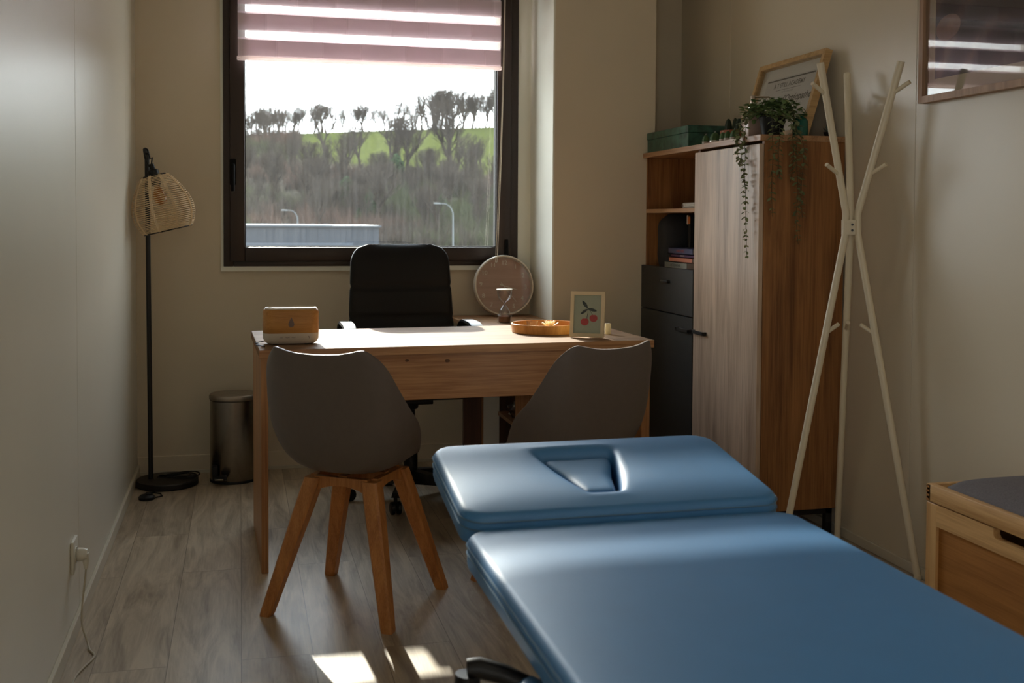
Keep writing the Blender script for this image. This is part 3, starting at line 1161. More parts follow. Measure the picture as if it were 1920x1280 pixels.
# ------------------------------------------------------------------ tall cabinet
cb = thing('tall_cabinet', 'tall oak cabinet with pale door, open shelves and anthracite drawer', 'cabinet', (2.02, 4.25, 0))
og = Vector(cb.location)
CY0, CY1, CXF, CXB, CZ = 3.648, 4.852, 1.866, 2.195, 1.503
CYM = 4.235
MB(og).box(CXF-0.018, CXB, CY0-0.001, CY1+0.004, CZ-0.022, CZ, 0.001, 1).build('top_panel', M['oak_edge'], cb, smooth=False)
MB(og).box(CXF, CXB, CY0, CY0+0.020, 0.105, CZ-0.022, 0.001, 1).build('side_panel', M['oak_side'], cb, smooth=False)
MB(og).box(CXF, CXB, CY1-0.022, CY1, 0.105, CZ-0.022, 0.001, 1).build('side_panel', M['oak_side'], cb, smooth=False)
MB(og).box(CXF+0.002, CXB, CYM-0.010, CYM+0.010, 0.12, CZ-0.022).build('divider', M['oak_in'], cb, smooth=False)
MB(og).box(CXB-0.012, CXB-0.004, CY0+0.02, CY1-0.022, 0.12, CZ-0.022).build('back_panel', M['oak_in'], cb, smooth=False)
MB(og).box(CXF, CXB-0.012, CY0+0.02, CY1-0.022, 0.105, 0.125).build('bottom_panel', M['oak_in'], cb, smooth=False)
MB(og).box(CXF-0.004, CXB-0.012, CYM+0.010, CY1-0.022, 1.222, 1.240, 0.001, 1).build('shelf', M['oak_edge'], cb, smooth=False)
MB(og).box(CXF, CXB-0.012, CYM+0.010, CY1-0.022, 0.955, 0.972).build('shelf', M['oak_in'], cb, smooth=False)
dr = MB(og).box(CXF-0.019, CXF-0.001, CY0+0.002, CYM-0.003, 0.11, CZ-0.034, 0.001, 1).build('door', M['oak_pale'], cb, smooth=False)
b = MB(og)
b.box(CXF-0.034, CXF-0.030, 4.098, CYM-0.012, 0.716, 0.730, 0.001, 1)
b.box(CXF-0.034, CXF-0.018, CYM-0.024, CYM-0.012, 0.716, 0.730)
b.box(CXF-0.034, CXF-0.018, 4.098, 4.110, 0.716, 0.730)
b.build('handle', M['black_metal'], dr)
df = MB(og).box(CXF-0.021, CXF-0.001, CYM+0.002, CY1+0.012, 0.780, 0.978, 0.001, 1).build('drawer', M['anthracite'], cb, smooth=False)
MB(og).box(CXF-0.036, CXF-0.020, 4.49, 4.57, 0.910, 0.922, 0.002).build('handle', M['black_metal'], df)
d2 = MB(og).box(CXF-0.021, CXF-0.001, CYM+0.002, CY1+0.012, 0.11, 0.775, 0.001, 1).build('door', M['anthracite'], cb, smooth=False)
d2['label'] = 'anthracite lower door'
b = MB(og)
b.box(CXF-0.036, CXF-0.032, CYM+0.012, 4.39, 0.712, 0.726, 0.001, 1)
b.box(CXF-0.036, CXF-0.020, CYM+0.012, CYM+0.024, 0.712, 0.726)
b.box(CXF-0.036, CXF-0.020, 4.378, 4.39, 0.712, 0.726)
b.build('handle', M['black_metal'], d2)
b = MB(og)
b.box(CXF+0.01, CXB-0.02, CY0+0.02, CY0+0.045, 0.080, 0.105)
b.box(CXB-0.045, CXB-0.020, CY0+0.02, CY0+0.045, 0, 0.105)
b.box(CXF+0.03, CXF+0.055, CY0+0.02, CY0+0.045, 0, 0.105)
b.box(CXF+0.03, CXF+0.055, CY0+0.045, CY1-0.045, 0.080, 0.105)
b.box(CXB-0.045, CXB-0.020, CY0+0.045, CY1-0.045, 0.080, 0.105)
b.box(CXF+0.01, CXB-0.02, CY1-0.045, CY1-0.02, 0.080, 0.105)
b.box(CXB-0.045, CXB-0.020, CY1-0.045, CY1-0.02, 0, 0.105)
b.box(CXF+0.03, CXF+0.055, CY1-0.045, CY1-0.02, 0, 0.105)
b.build('leg_frame', M['black_metal'], cb, smooth=False)
b = MB(og)
b.tube([(1.93, CYM+0.010, 1.452), (1.93, 4.31, 1.452), (1.93, 4.325, 1.446), (1.93, 4.33, 1.435)], 0.004, 8)
b.build('hook', M['chrome'], cb)

# books and things inside the open shelves
def book(name, x0, x1, y0, y1, z0, z1, cover, label, spine_txt=None, tcol=None, group='books stacked flat in the cabinet', page=True):
    t = thing(name, label, 'book', ((x0+x1)/2, (y0+y1)/2, z0), group)
    og = Vector(t.location)
    b = MB(og)
    b.box(x0, x1, y0, y1, z0, z0+0.0025)
    b.box(x0, x1, y0, y1, z1-0.0025, z1)
    b.box(x0, x0+0.0025, y0, y1, z0, z1)
    b.build('cover', cover, t, smooth=False)
    MB(og).box(x0+0.0025, x1-0.004, y0+0.004, y1-0.004, z0+0.0025, z1-0.0025).build('pages', M['paper'], t, smooth=False)
    if spine_txt:
        tb = text_mesh(spine_txt, (z1-z0)*0.62)
        # lettering lies on the spine (x = x0), reading from far to near
        Mx = Matrix(((0, 0, -1, 0), (-1, 0, 0, 0), (0, 1, 0, 0), (0, 0, 0, 1)))
        Mx.translation = Vector((x0-0.0006, (y0+y1)/2, (z0+z1)/2))
        b = MB(og)
        b.merge(tb, Mx)
        b.build('spine_title', tcol or M['paper'], t, smooth=False)
    return t
mg = mat('sage_grey_cover', C(150, 152, 140), 0.6)
ms = mat('salmon_cover', C(214, 138, 112), 0.6)
mp_ = mat('purple_cover', C(92, 54, 92), 0.6)
mb_ = mat('slate_blue_cover', C(74, 76, 110), 0.6)
mr_ = mat('red_lettering', C(170, 70, 60), 0.6)
z = 0.972
book('book', 1.895, 2.06, 4.42, 4.675, z, z+0.029, mg, 'thick sage grey book at the bottom of the flat stack', 'OSTEOPATHIE', M['ink'])
z += 0.029
book('book', 1.902, 2.06, 4.38, 4.64, z, z+0.0215, ms, 'salmon pink book lying directly on the sage grey one')
z += 0.0215
book('book', 1.905, 2.04, 4.36, 4.625, z, z+0.0145, mp_, 'thin purple book between the salmon and slate blue ones', 'ANATOMIE', M['numeral'])
z += 0.0145
book('book', 1.900, 2.05, 4.37, 4.642, z, z+0.028, mb_, 'slate blue book on top of the flat stack', 'ANATOMIE', mr_)
nb = thing('spiral_notebook', 'white spiral-bound notebook on the upper shelf beside the pale door', 'notebook', (1.99, 4.40, 1.24))
og = Vector(nb.location)
b = MB(og)
for k in range(3):
    b.box(1.905, 2.07, 4.31, 4.49, 1.2403+k*0.008, 1.2403+k*0.008+0.0065, 0.001, 1)
b.build('pages', M['paper'], nb, smooth=False)
b = MB(og)
for k in range(12):
    y = 4.32+k*0.014
    b.tube([(1.905+0.011*math.cos(a), y, 1.2535+0.012*math.sin(a)) for a in [2*PI*q/10 for q in range(10)]], 0.0012, 5, loop=True)
b.build('spiral_binding', M['white_plastic'], nb)
# dark bag
b = MB((1.98, 4.735, 0.972))
rs = []
for j in range(13):
    v = j/12
    z = 0.972+0.25*v*0.98
    q = (1-max(0, (v-0.7)/0.3)**2.5*0.55)*(0.9+0.1*min(1, v*5))
    rs.append([(1.98+0.085*q*abs(math.cos(a))**0.6*math.copysign(1, math.cos(a)), 4.735+0.07*q*abs(math.sin(a))**0.6*math.copysign(1, math.sin(a))+0.004*math.sin(v*9), z) for a in [2*PI*k/24 for k in range(24)]])
b.rings(rs)
one(b, 'fabric_pouch', mat('dark_grey_fabric', C(44, 46, 50), 0.8, bump=0.3, bscale=300), (1.98, 4.735, 0.972), 'dark grey soft pouch standing in the lower open shelf', 'bag')
fb = thing('green_binder', 'dark green binder standing in lower open shelf behind the books', 'binder', (2.13, 4.36, 0.972))
og = Vector(fb.location)
MB(og).box(2.095, 2.17, 4.26, 4.535, 0.972, 1.213, 0.002, 1).build('cover', mat('green_binder_card', C(20, 82, 44), 0.55), fb, smooth=False)
MB(og).box(2.0935, 2.0955, 4.36, 4.42, 1.10, 1.17).build('spine_label', M['paper'], fb, smooth=False)
sb = thing('battery_pack', 'slim black pack with orange and white top standing behind flat stack of books', 'package', (1.99, 4.585, z*0+1.0655))
og = Vector(sb.location)
MB(og).box(1.965, 2.01, 4.548, 4.575, 1.0655, 1.212, 0.002, 1).build('carton', M['black_plastic'], sb, smooth=False)
MB(og).box(1.9635, 1.9655, 4.549, 4.574, 1.172, 1.205).build('orange_label', mat('orange_carton', C(214, 120, 44), 0.5), sb, smooth=False)
MB(og).box(1.965, 2.005, 4.578, 4.590, 1.170, 1.212, 0.002, 1).build('white_strip', M['paper'], sb, smooth=False)

# ------------------------------------------------------------------ on top of the cabinet
TZ = CZ
gb = thing('green_box', 'dark green marbled storage box on far end of the cabinet top', 'box', (1.98, 4.6, TZ))
og = Vector(gb.location)
MB(og).box(1.868, 2.09, 4.355, 4.835, TZ, TZ+0.062, 0.001, 1).build('box_body', M['green_marble'], gb, smooth=False)
MB(og).box(1.8655, 2.0925, 4.3525, 4.8375, TZ+0.0625, TZ+0.094, 0.0015, 1).build('lid', M['green_marble'], gb, smooth=False)
# tealights shaped as small cacti
TL = [(1.882, 4.205, 0.0155, 'second from the green box'), (1.888, 4.128, 0.022, ''), (1.884, 4.045, 0.0145, ''), (1.882, 3.995, 0.0155, ''), (1.884, 3.938, 0.018, '')]
TLL = ['small cactus candle in metal cup, nearest to the green box', 'widest cactus candle in metal cup on cabinet edge',
       'smallest cactus candle, just past the widest one on cabinet edge', 'cactus candle in metal cup between smallest one and the one by the soap pump',
       'cactus candle in metal cup nearest to the soap pump bottle']
for (x, y, r, _), lab in zip(TL, TLL):
    t = thing('cactus_candle', lab, 'candle', (x, y, TZ), 'cactus candles along the cabinet edge')
    b = MB()
    b.lathe([(r*0.96, 0), (r, 0.002), (r, 0.011), (r*1.04, 0.012)], (0, 0, 0), 20)
    b.build('cup', M['alu'], t)
    b = MB()
    rs = []
    h = 0.016+r*0.75
    for j in range(9):
        v = j/8
        rad = r*0.98*math.sqrt(max(0.02, 1-(v*0.98)**2.2))
        rs.append([((rad*(1-0.10*(k % 2)))*math.cos(2*PI*k/20), (rad*(1-0.10*(k % 2)))*math.sin(2*PI*k/20), 0.0115+h*v) for k in range(20)])
    b.rings(rs)
    b.build('wax_cactus', M['cactus'], t)
    b = MB()
    b.tube([(0, 0, 0.011+h), (0.001, 0, 0.018+h)], 0.0008, 5)
    b.build('wick', M['paper'], t)
# potted cacti
pc = thing('potted_cactus', 'terracotta bowl of three dark cacti behind the cactus candles', 'plant', (1.985, 4.13, TZ))
b = MB()
b.lathe([(0.045, 0), (0.062, 0.040), (0.067, 0.042), (0.067, 0.054), (0.058, 0.054), (0.054, 0.044)], (0, 0, 0), 32)
b.build('bowl', M['terracotta'], pc)
for (dx, dy, r, h) in ((-0.020, 0.036, 0.016, 0.062), (0.008, -0.004, 0.019, 0.060), (0.006, -0.036, 0.012, 0.066), (0.0, 0.014, 0.013, 0.064)):
    b = MB()
    rs = []
    for j in range(9):
        v = j/8
        rad = r*math.sin(PI*min(0.985, 0.2+0.8*v))**0.45
        rs.append([(dx+(rad*(1-0.16*(k % 2)))*math.cos(2*PI*k/16), dy+(rad*(1-0.16*(k % 2)))*math.sin(2*PI*k/16), 0.044+h*v) for k in range(16)])
    b.rings(rs)
    b.build('cactus_column', M['cactus_dark'], pc)
# soap dispenser
sd = thing('soap_dispenser', 'square clear pump dispenser with satin metal head beside trailing plant', 'dispenser', (1.935, 3.885, TZ))
b = MB(); b.box(-0.034, 0.034, -0.034, 0.034, 0, 0.104, 0.005); b.build('bottle', mat('pale_frosted_bottle', C(206, 180, 164), 0.25), sd)
b = MB(); b.lathe([(0.017, 0.104), (0.017, 0.112), (0.0175, 0.112), (0.0175, 0.132), (0.015, 0.133)], (0, 0, 0), 24); b.build('collar', M['chrome'], sd)
b = MB(); b.lathe([(0.006, 0.133), (0.006, 0.138), (0.0095, 0.139), (0.0095, 0.168), (0.008, 0.170)], (0, 0, 0), 20)
b.tube([(0, 0, 0.163), (0.03, -0.02, 0.163), (0.050, -0.034, 0.162), (0.054, -0.037, 0.157)], [0.004, 0.0035, 0.003, 0.003], 8)
b.build('pump', M['chrome'], sd)
# trailing eucalyptus
rnd = random.Random(7)
pl = thing('trailing_plant', 'artificial eucalyptus plant trailing from black pot over the cabinet edge', 'plant', (1.945, 3.745, TZ))
og = Vector(pl.location)
b = MB(); b.lathe([(0.036, 0), (0.050, 0.075), (0.053, 0.077), (0.053, 0.085), (0.047, 0.085), (0.044, 0.07)], (0, 0, 0), 28); b.build('pot', M['black_plastic'], pl)
def leaf(b, p, d, n_, L_, W_, curl=0.2):
    d = Vector(d).normalized(); n_ = Vector(n_); s_ = d.cross(n_)
    if s_.length < 1e-4:
        s_ = d.cross(Vector((0.3, 0.2, 1)))
    s_.normalize(); n2 = s_.cross(d)
    p = Vector(p)
    prof = [(0.0, 0.08), (0.25, 0.8), (0.55, 1.0), (0.85, 0.6), (1.0, 0.05)]
    Lf, Rt, Ce = [], [], []
    for t, w_ in prof:
        c = p+d*L_*t-n2*curl*L_*t*t
        Ce.append(b.bm.verts.new(c-b.o))
        Lf.append(b.bm.verts.new(c+s_*W_*w_*0.5+n2*0.1*W_*w_-b.o))
        Rt.append(b.bm.verts.new(c-s_*W_*w_*0.5+n2*0.1*W_*w_-b.o))
    for i in range(4):
        b.bm.faces.new((Ce[i], Ce[i+1], Lf[i+1], Lf[i]))
        b.bm.faces.new((Rt[i], Rt[i+1], Ce[i+1], Ce[i]))
# crown
b = MB(og)
for k in range(420):
    a = rnd.uniform(0, 2*PI)
    e = rnd.uniform(-0.25, 1.45)
    rad = rnd.uniform(0.045, 0.105)
    c = Vector((1.945+rad*math.cos(a)*math.cos(e)*1.15, 3.745+rad*math.sin(a)*math.cos(e)*1.05, TZ+0.080+rad*math.sin(e)*0.66))
    c.x = max(c.x, 1.80)
    d = Vector((math.cos(a)+rnd.uniform(-.6, .6), math.sin(a)+rnd.uniform(-.6, .6), rnd.uniform(-0.5, 0.8)))
    leaf(b, c, d, (rnd.uniform(-.4, .4), rnd.uniform(-.4, .4), 1), rnd.uniform(0.018, 0.030), rnd.uniform(0.014, 0.021))
b.build('foliage', M['leaf_dark'], pl, angle=180)
def vine(pts, dens=0.0125, L0=0.028):
    pts = [Vector(p) for p in pts]
    # smooth path
    path = []
    for i in range(len(pts)-1):
        p0 = pts[max(i-1, 0)]; p1 = pts[i]; p2 = pts[i+1]; p3 = pts[min(i+2, len(pts)-1)]
        for q in range(12):
            f = q/12
            path.append(0.5*((2*p1)+(-p0+p2)*f+(2*p0-5*p1+4*p2-p3)*f*f+(-p0+3*p1-3*p2+p3)*f**3))
    path.append(pts[-1])
    bs = MB(og)
    bs.tube(path, 0.0010, 5)
    st = bs.build('trailing_stem', M['stem'], pl)
    b = MB(og)
    acc = 0; s0 = 1
    tot = sum((path[i+1]-path[i]).length for i in range(len(path)-1)); run = 0
    for i in range(len(path)-1):
        seg = path[i+1]-path[i]
        acc += seg.length; run += seg.length
        if acc > dens:
            acc = 0
            s0 += 1
            f = run/tot
            a = s0*1.35+rnd.uniform(-.4, .4)
            sz = L0*(1.05-0.45*f)*rnd.uniform(0.8, 1.15)
            for sg in (1, -1):
                d = Vector((math.cos(a)*sg, math.sin(a)*sg, rnd.uniform(-0.55, 0.15)))
                # keep clear of the cabinet faces
                q = path[i]
                if q.x < 1.85 and d.x > 0.3:
                    d.x = 0.1
                if q.y < 3.65 and d.y > 0.3:
                    d.y = 0.1
                leaf(b, q, d, (rnd.uniform(-.5, .5), rnd.uniform(-.5, .5), 1), sz, sz*0.62)
    b.build('leaf_pair', M['leaf'], st, angle=180)
XV, YV = 1.826, 3.628
vine([(1.93, 3.76, TZ+0.085), (1.875, 3.78, TZ+0.10), (1.835, 3.79, TZ+0.02), (XV-.004, 3.745, 1.42), (XV, 3.72, 1.30), (XV, 3.712, 1.18), (XV, 3.70, 1.05)])
vine([(1.93, 3.77, TZ+0.08), (1.875, 3.80, TZ+0.085), (1.832, 3.80, TZ+0.01), (XV, 3.79, 1.45), (XV, 3.765, 1.395)], 0.011)
vine([(1.91, 3.75, TZ+0.085), (1.85, 3.74, TZ+0.09), (1.826, 3.73, TZ+0.0), (XV, 3.725, 1.44), (XV-.002, 3.72, 1.35), (XV, 3.715, 1.25)], 0.013)
vine([(1.93, 3.72, TZ+0.085), (1.90, 3.66, TZ+0.09), (1.885, YV, TZ+0.01), (1.888, YV-.003, 1.42), (1.885, YV, 1.30), (1.892, YV, 1.20)])
vine([(1.95, 3.72, TZ+0.085), (1.93, 3.66, TZ+0.08), (1.915, YV, TZ+0.0), (1.91, YV-.003, 1.41), (1.918, YV, 1.34)], 0.012)
vine([(1.96, 3.72, TZ+0.085), (1.98, 3.66, TZ+0.09), (1.985, YV, TZ+0.01), (1.98, YV-.004, 1.42), (1.992, YV, 1.30), (1.985, YV-.003, 1.20), (1.996, YV, 1.10)])
vine([(1.97, 3.73, TZ+0.085), (1.99, 3.67, TZ+0.085), (1.965, YV-.004, TZ+0.0), (1.968, YV-.006, 1.42), (1.96, YV-.003, 1.33)], 0.012)
vine([(1.95, 3.72, TZ+0.085), (1.945, 3.66, TZ+0.08), (2.005, YV-.002, TZ-0.02), (2.008, YV-.006, 1.40), (2.003, YV-.003, 1.28), (2.01, YV-.003, 1.20)], 0.012)
# teal jar with white cap
tj = thing('teal_jar', 'teal glass bottle with pale cap between plant and framed diploma', 'bottle', (2.045, 3.712, TZ))
b = MB(); b.lathe([(0.022, 0), (0.028, 0.004), (0.028, 0.058), (0.022, 0.068), (0.012, 0.074), (0.012, 0.086)], (0, 0, 0), 24); b.build('bottle_body', M['teal'], tj)
b = MB(); b.lathe([(0.014, 0.086), (0.015, 0.088), (0.015, 0.104), (0.013, 0.106)], (0, 0, 0), 24); b.build('cap', M['white_plastic'], tj)
# succulent
sp = thing('succulent', 'tiny pointed succulent in dark pot by framed diploma foot', 'plant', (2.150, 3.690, TZ))
b = MB(); b.lathe([(0.014, 0), (0.020, 0.018), (0.017, 0.018), (0.015, 0.014)], (0, 0, 0), 20); b.build('pot', M['black_plastic'], sp)
b = MB((0, 0, 0))
for k in range(22):
    a = k*2.4; e = 0.3+0.05*k
    leaf(b, (0, 0, 0.014), (math.cos(a)*math.cos(e), math.sin(a)*math.cos(e), math.sin(e)), (0, 0, 1), 0.034, 0.010, -0.1)
b.build('leaves', mat('silvery_leaf', C(120, 130, 116), 0.6), sp, angle=180)

# picture frames in the x = const family: local u along +Y... near = low y
def framed(name, label, y0, y1, xb, zb_, xt, zt, depth, fwid, fm, builder, group=None, loc=None, cat='picture'):
    """frame whose plane runs from foot (xb, zb_) to head (xt, zt); front faces -X"""
    t = thing(name, label, cat, ((xb+xt)/2, (y0+y1)/2, zb_), group)
    up = Vector((xt-xb, 0, zt-zb_)); H_ = up.length; up.normalize()
    nrm = Vector((-up.z, 0, up.x))       # out of the front
    if nrm.x > 0:
        nrm = -nrm
    W_ = y1-y0
    side = Vector((0, -1, 0))            # picture's right when looking at the front
    Mx = Matrix((side, up, nrm)).transposed().to_4x4()
    Mx.translation = Vector((xb, (y0+y1)/2, zb_))
    og = Vector(t.location)
    def bx_(b, u0_, u1_, v0, v1, n0, n1):
        q = bmesh.new()
        vs = [q.verts.new((x, y, z)) for x in (u0_, u1_) for y in (v0, v1) for z in (n0, n1)]
        for f in ((0, 1, 3, 2), (4, 6, 7, 5), (0, 4, 5, 1), (2, 3, 7, 6), (0, 2, 6, 4), (1, 5, 7, 3)):
            q.faces.new([vs[i] for i in f])
        b.merge(q, Mx)
    b = MB(og)
    bx_(b, -W_/2, W_/2, 0, fwid, 0, depth); bx_(b, -W_/2, W_/2, H_-fwid, H_, 0, depth)
    bx_(b, -W_/2, -W_/2+fwid, fwid, H_-fwid, 0, depth); bx_(b, W_/2-fwid, W_/2, fwid, H_-fwid, 0, depth)
    b.build('frame', fm, t, smooth=False)
    builder(t, og, Mx, bx_, W_, H_)
    return t
def diploma(t, og, Mx, bx_, W_, H_):
    b = MB(og); bx_(b, -W_/2+0.016, W_/2-0.016, 0.016, H_-0.016, 0.004, 0.006); b.build('mount', M['paper'], t, smooth=False)
    b = MB(og); bx_(b, -W_/2+0.07, W_/2-0.07, 0.05, H_-0.065, 0.006, 0.0066); sh = b.build('certificate', mat('certificate_paper', C(212, 206, 200), 0.7), t, smooth=False)
    b = MB(og)
    def tx(s, size, u, v, shear=0.0):
        q = text_mesh(s, size, shear=shear, bold=size*0.014)
        b.merge(q, Mx @ Matrix.Translation((u, v, 0.0071)))
    top = H_-0.065
    bx_(b, -W_/2+0.075, W_/2-0.075, top-0.012, top-0.006, 0.0066, 0.0070)
    tx('A T STILL ACADEMY', 0.028, 0, top-0.036)
    bx_(b, -0.10, 0.10, top-0.056, top-0.0545, 0.0066, 0.0070)
    tx('E S T D   C O L L E G E', 0.009, 0, top-0.066)
    tx("Diplôme d'Ostéopathe", 0.044, 0, top-0.100, 0.35)
    for i, wl in enumerate((0.12, 0.20, 0.16, 0.19, 0.10)):
        bx_(b, -wl/2, wl/2, top-0.142-i*0.016, top-0.1408-i*0.016, 0.0066, 0.0070)
    b.build('lettering', M['ink'], sh, smooth=False)
    b = MB(og); bx_(b, -W_/2+0.016, W_/2-0.016, 0.016, H_-0.016, 0.022, 0.023); b.build('glass', M['pglass'], t, smooth=False)
framed('framed_diploma', 'framed diploma with light oak frame leaning against wall on the cabinet', 3.722, 4.262, 2.085, TZ+0.008, 2.182, 1.834, 0.030, 0.020, M['frame_oak'], diploma)

# wall picture
def stones(t, og, Mx, bx_, W_, H_):
    b = MB(og); bx_(b, -W_/2+0.02, W_/2-0.02, 0.02, H_-0.02, 0.003, 0.005); b.build('mat_board', mat('cream_mat_board', C(206, 190, 166), 0.8), t, smooth=False)
    P_ = bpy.data.materials.new('dark_abstract_photo'); P_.use_nodes = True
    nt_ = P_.node_tree; L = nt_.links.new; bs = nt_.nodes['Principled BSDF']
    tcn = nt_.nodes.new('ShaderNodeTexCoord')
    wv = nt_.nodes.new('ShaderNodeTexWave'); wv.wave_type = 'RINGS'; wv.inputs['Scale'].default_value = 2.2; wv.inputs['Distortion'].default_value = 5; wv.inputs['Detail'].default_value = 3
    L(tcn.outputs['Object'], wv.inputs['Vector'])
    nz = nt_.nodes.new('ShaderNodeTexNoise'); nz.inputs['Scale'].default_value = 6; nz.inputs['Detail'].default_value = 6; nz.inputs['Distortion'].default_value = 1.5
    L(tcn.outputs['Object'], nz.inputs['Vector'])
    ml = nt_.nodes.new('ShaderNodeMath'); ml.operation = 'MULTIPLY'; L(wv.outputs['Fac'], ml.inputs[0]); L(nz.outputs[0], ml.inputs[1])
    cr = nt_.nodes.new('ShaderNodeValToRGB'); cr.color_ramp.elements[0].color = C(18, 12, 12); cr.color_ramp.elements[0].position = 0.1
    cr.color_ramp.elements[1].color = C(92, 66, 56); cr.color_ramp.elements[1].position = 0.62
    e = cr.color_ramp.elements.new(0.38); e.color = C(52, 36, 38)
    L(ml.outputs[0], cr.inputs[0]); L(cr.outputs[0], bs.inputs['Base Color']); bs.inputs['Roughness'].default_value = 0.5
    b = MB(og); bx_(b, -W_/2+0.055, W_/2-0.055, 0.075, H_-0.075, 0.005, 0.006); ph = b.build('photograph', P_, t, smooth=False)
    b = MB(og)
    blob = lambda cx, cy, a, c_, ro: [(cx+a*math.cos(q)*math.cos(ro)-c_*math.sin(q)*math.sin(ro), cy+a*math.cos(q)*math.sin(ro)+c_*math.sin(q)*math.cos(ro)) for q in [2*PI*k/40 for k in range(40)]]
    for (cx, cy, a, c_, ro) in ((-W_/2+0.120, 0.232, 0.062, 0.040, 0.1), (-W_/2+0.30, 0.36, 0.085, 0.055, -0.3)):
        r1 = [Mx @ Vector((x, y, 0.0062)) for x, y in blob(cx, cy, a, c_, ro)]
        r2 = [Mx @ Vector((x, y, 0.0068)) for x, y in blob(cx, cy, a*0.98, c_*0.97, ro)]
        b.rings([r1, r2])
    b.build('pebble_shape', mat('brown_pebble_print', C(140, 108, 92), 0.6, noise=0.2, nscale=30), ph, smooth=False)
    b = MB(og); bx_(b, -W_/2+0.02, W_/2-0.02, 0.02, H_-0.02, 0.018, 0.0195); b.build('glass', M['pglass'], t, smooth=False)
framed('framed_photograph', 'oak-framed dark brown photograph behind glass hanging on right wall', 2.35, 3.170, XR-0.003, 1.575, XR-0.003, 2.25, 0.030, 0.022, M['frame_oak2'], stones)

# ------------------------------------------------------------------ coat rack
cr_ = thing('coat_rack', 'white tubular coat rack with three crossed poles near right wall', 'coat rack', (2.055, 3.375, 0))
og = Vector(cr_.location)
HUB = Vector((2.058, 3.372, 1.195))
poles = [((1.903, 3.327, 1.72), (1.775, 3.33, 0.0)), ((2.131, 3.537, 1.72), (2.166, 3.612, 0.0)), ((2.141, 3.220, 1.72), (2.185, 3.140, 0.0))]
for top, foot in poles:
    top, foot = Vector(top), Vector(foot)
    hd = Vector((foot.x-HUB.x, foot.y-HUB.y, 0)).normalized()
    kn = HUB+hd*0.024
    b = MB(og)
    b.tube([foot, kn+Vector((0, 0, -0.05)), kn+Vector((0, 0, -0.012)), kn+Vector((0, 0, 0.02)), top], [0.0115, 0.0125, 0.0125, 0.0125, 0.0125], 14)
    pole = b.build('pole', M['rack'], cr_)
    b = MB(og)
    b.tube([foot, foot+Vector((0, 0, 0.012))], 0.0135, 14)
    b.build('foot_cap', M['rack'], pole)
    # pegs point outward and upward
    for zz, ln in ((1.615, 0.072), (1.345, 0.072), (0.80, 0.062)):
        if zz > HUB.z:
            f = (zz-kn.z-0.02)/(top.z-kn.z-0.02)
            p = (kn+Vector((0, 0, 0.02))).lerp(top, f)
        else:
            f = (zz-foot.z)/(kn.z-0.05-foot.z)
            p = foot.lerp(kn+Vector((0, 0, -0.05)), f)
        out = Vector((top.x-HUB.x, top.y-HUB.y, 0)).normalized()
        if zz < HUB.z:
            out = -hd
        b = MB(og)
        b.tube([p, p+out*ln*0.88+Vector((0, 0, ln*0.48))], 0.0072, 10)
        b.build('peg', M['rack'], pole)
b = MB(og)
hexp = [(HUB.x+0.034*math.cos(a), HUB.y+0.034*math.sin(a)) for a in [R(20+60*k) for k in range(6)]]
b.prism(hexp, HUB.z-0.055, HUB.z-0.004)
hub = b.build('hub', M['rack'], cr_, smooth=False)
b = MB(og)
dcam = (Vector((0, 0, 1.18))-HUB); dcam.z = 0; dcam.normalize()
for zz in (-0.02, -0.040):
    b.tube([HUB+dcam*0.030+Vector((0.004, 0, zz)), HUB+dcam*0.038+Vector((0.004, 0, zz))], 0.0042, 10)
b.build('bolt', M['black_metal'], hub)

# ------------------------------------------------------------------ storage bench
bn = thing('storage_bench', 'bamboo storage bench with grey cushion lid against right wall', 'bench', (2.0, 1.95, 0))
og = Vector(bn.location)
BX0, BX1, BY0, BY1 = 1.80, 2.192, 1.36, 2.556
lid = MB(og)
lid.box(BX0, BX0+0.022, BY0, BY1-0.001, 0.433, 0.479, 0.002)
lid.box(BX1-0.022, BX1, BY0, BY1-0.001, 0.433, 0.479, 0.002)
lid.box(BX0, BX1, BY1-0.018, BY1, 0.433, 0.4785, 0.001)
lid.box(BX0, BX1, BY0, BY0+0.018, 0.433, 0.479, 0.002)
lid.box(BX0+0.022, BX1-0.022, BY0+0.018, BY1-0.018, 0.440, 0.452)
ld = lid.build('lid', M['bamboo'], bn)
b = MB(og)
for k in range(4):
    z0 = 0.4345+k*0.0115
    b.box(BX0-0.0006, BX0+0.004, BY1-0.013, BY1-0.001, z0, z0+0.0055)
b.build('finger_joint', M['bamboo_panel'], ld, smooth=False)
b = MB(og)
rs = []
cxm, cym = (BX0+BX1)/2, (BY0+BY1)/2
w_, l_ = BX1-BX0-0.048, BY1-BY0-0.044
for j in range(9):
    v = j/8
    ins = (w_/2-0.01)*(v**1.0)
    hgt = 0.452+0.026+0.042*math.sin(PI/2*min(1, v*1.05))**0.8 if j else 0.452
    ww, ll = w_-2*ins*0.96, l_-2*ins*1.0
    rs.append([(x, y, hgt) for x, y in rrect(ww, ll, min(0.05, ww/2-0.001), 6, cxm, cym)])
rs.insert(1, [(x, y, 0.474) for x, y in rrect(w_, l_, 0.05, 6, cxm, cym)])
b.rings(rs)
b.build('cushion', M['cushion'], bn, angle=80)
# body: frame with hand slot, recessed panels
zt_, zl = 0.430, 0.394
for x_ in (BX0, BX1-0.02):
    for y_ in (BY1-0.045, BY0+0.002):
        MB(og).box(x_, x_+0.02, y_, y_+0.043, 0, zt_, 0.001, 1).build('corner_post', M['bamboo_z'], bn, smooth=False)
b = MB(og)
sl0, sl1 = 2.285, 1.63
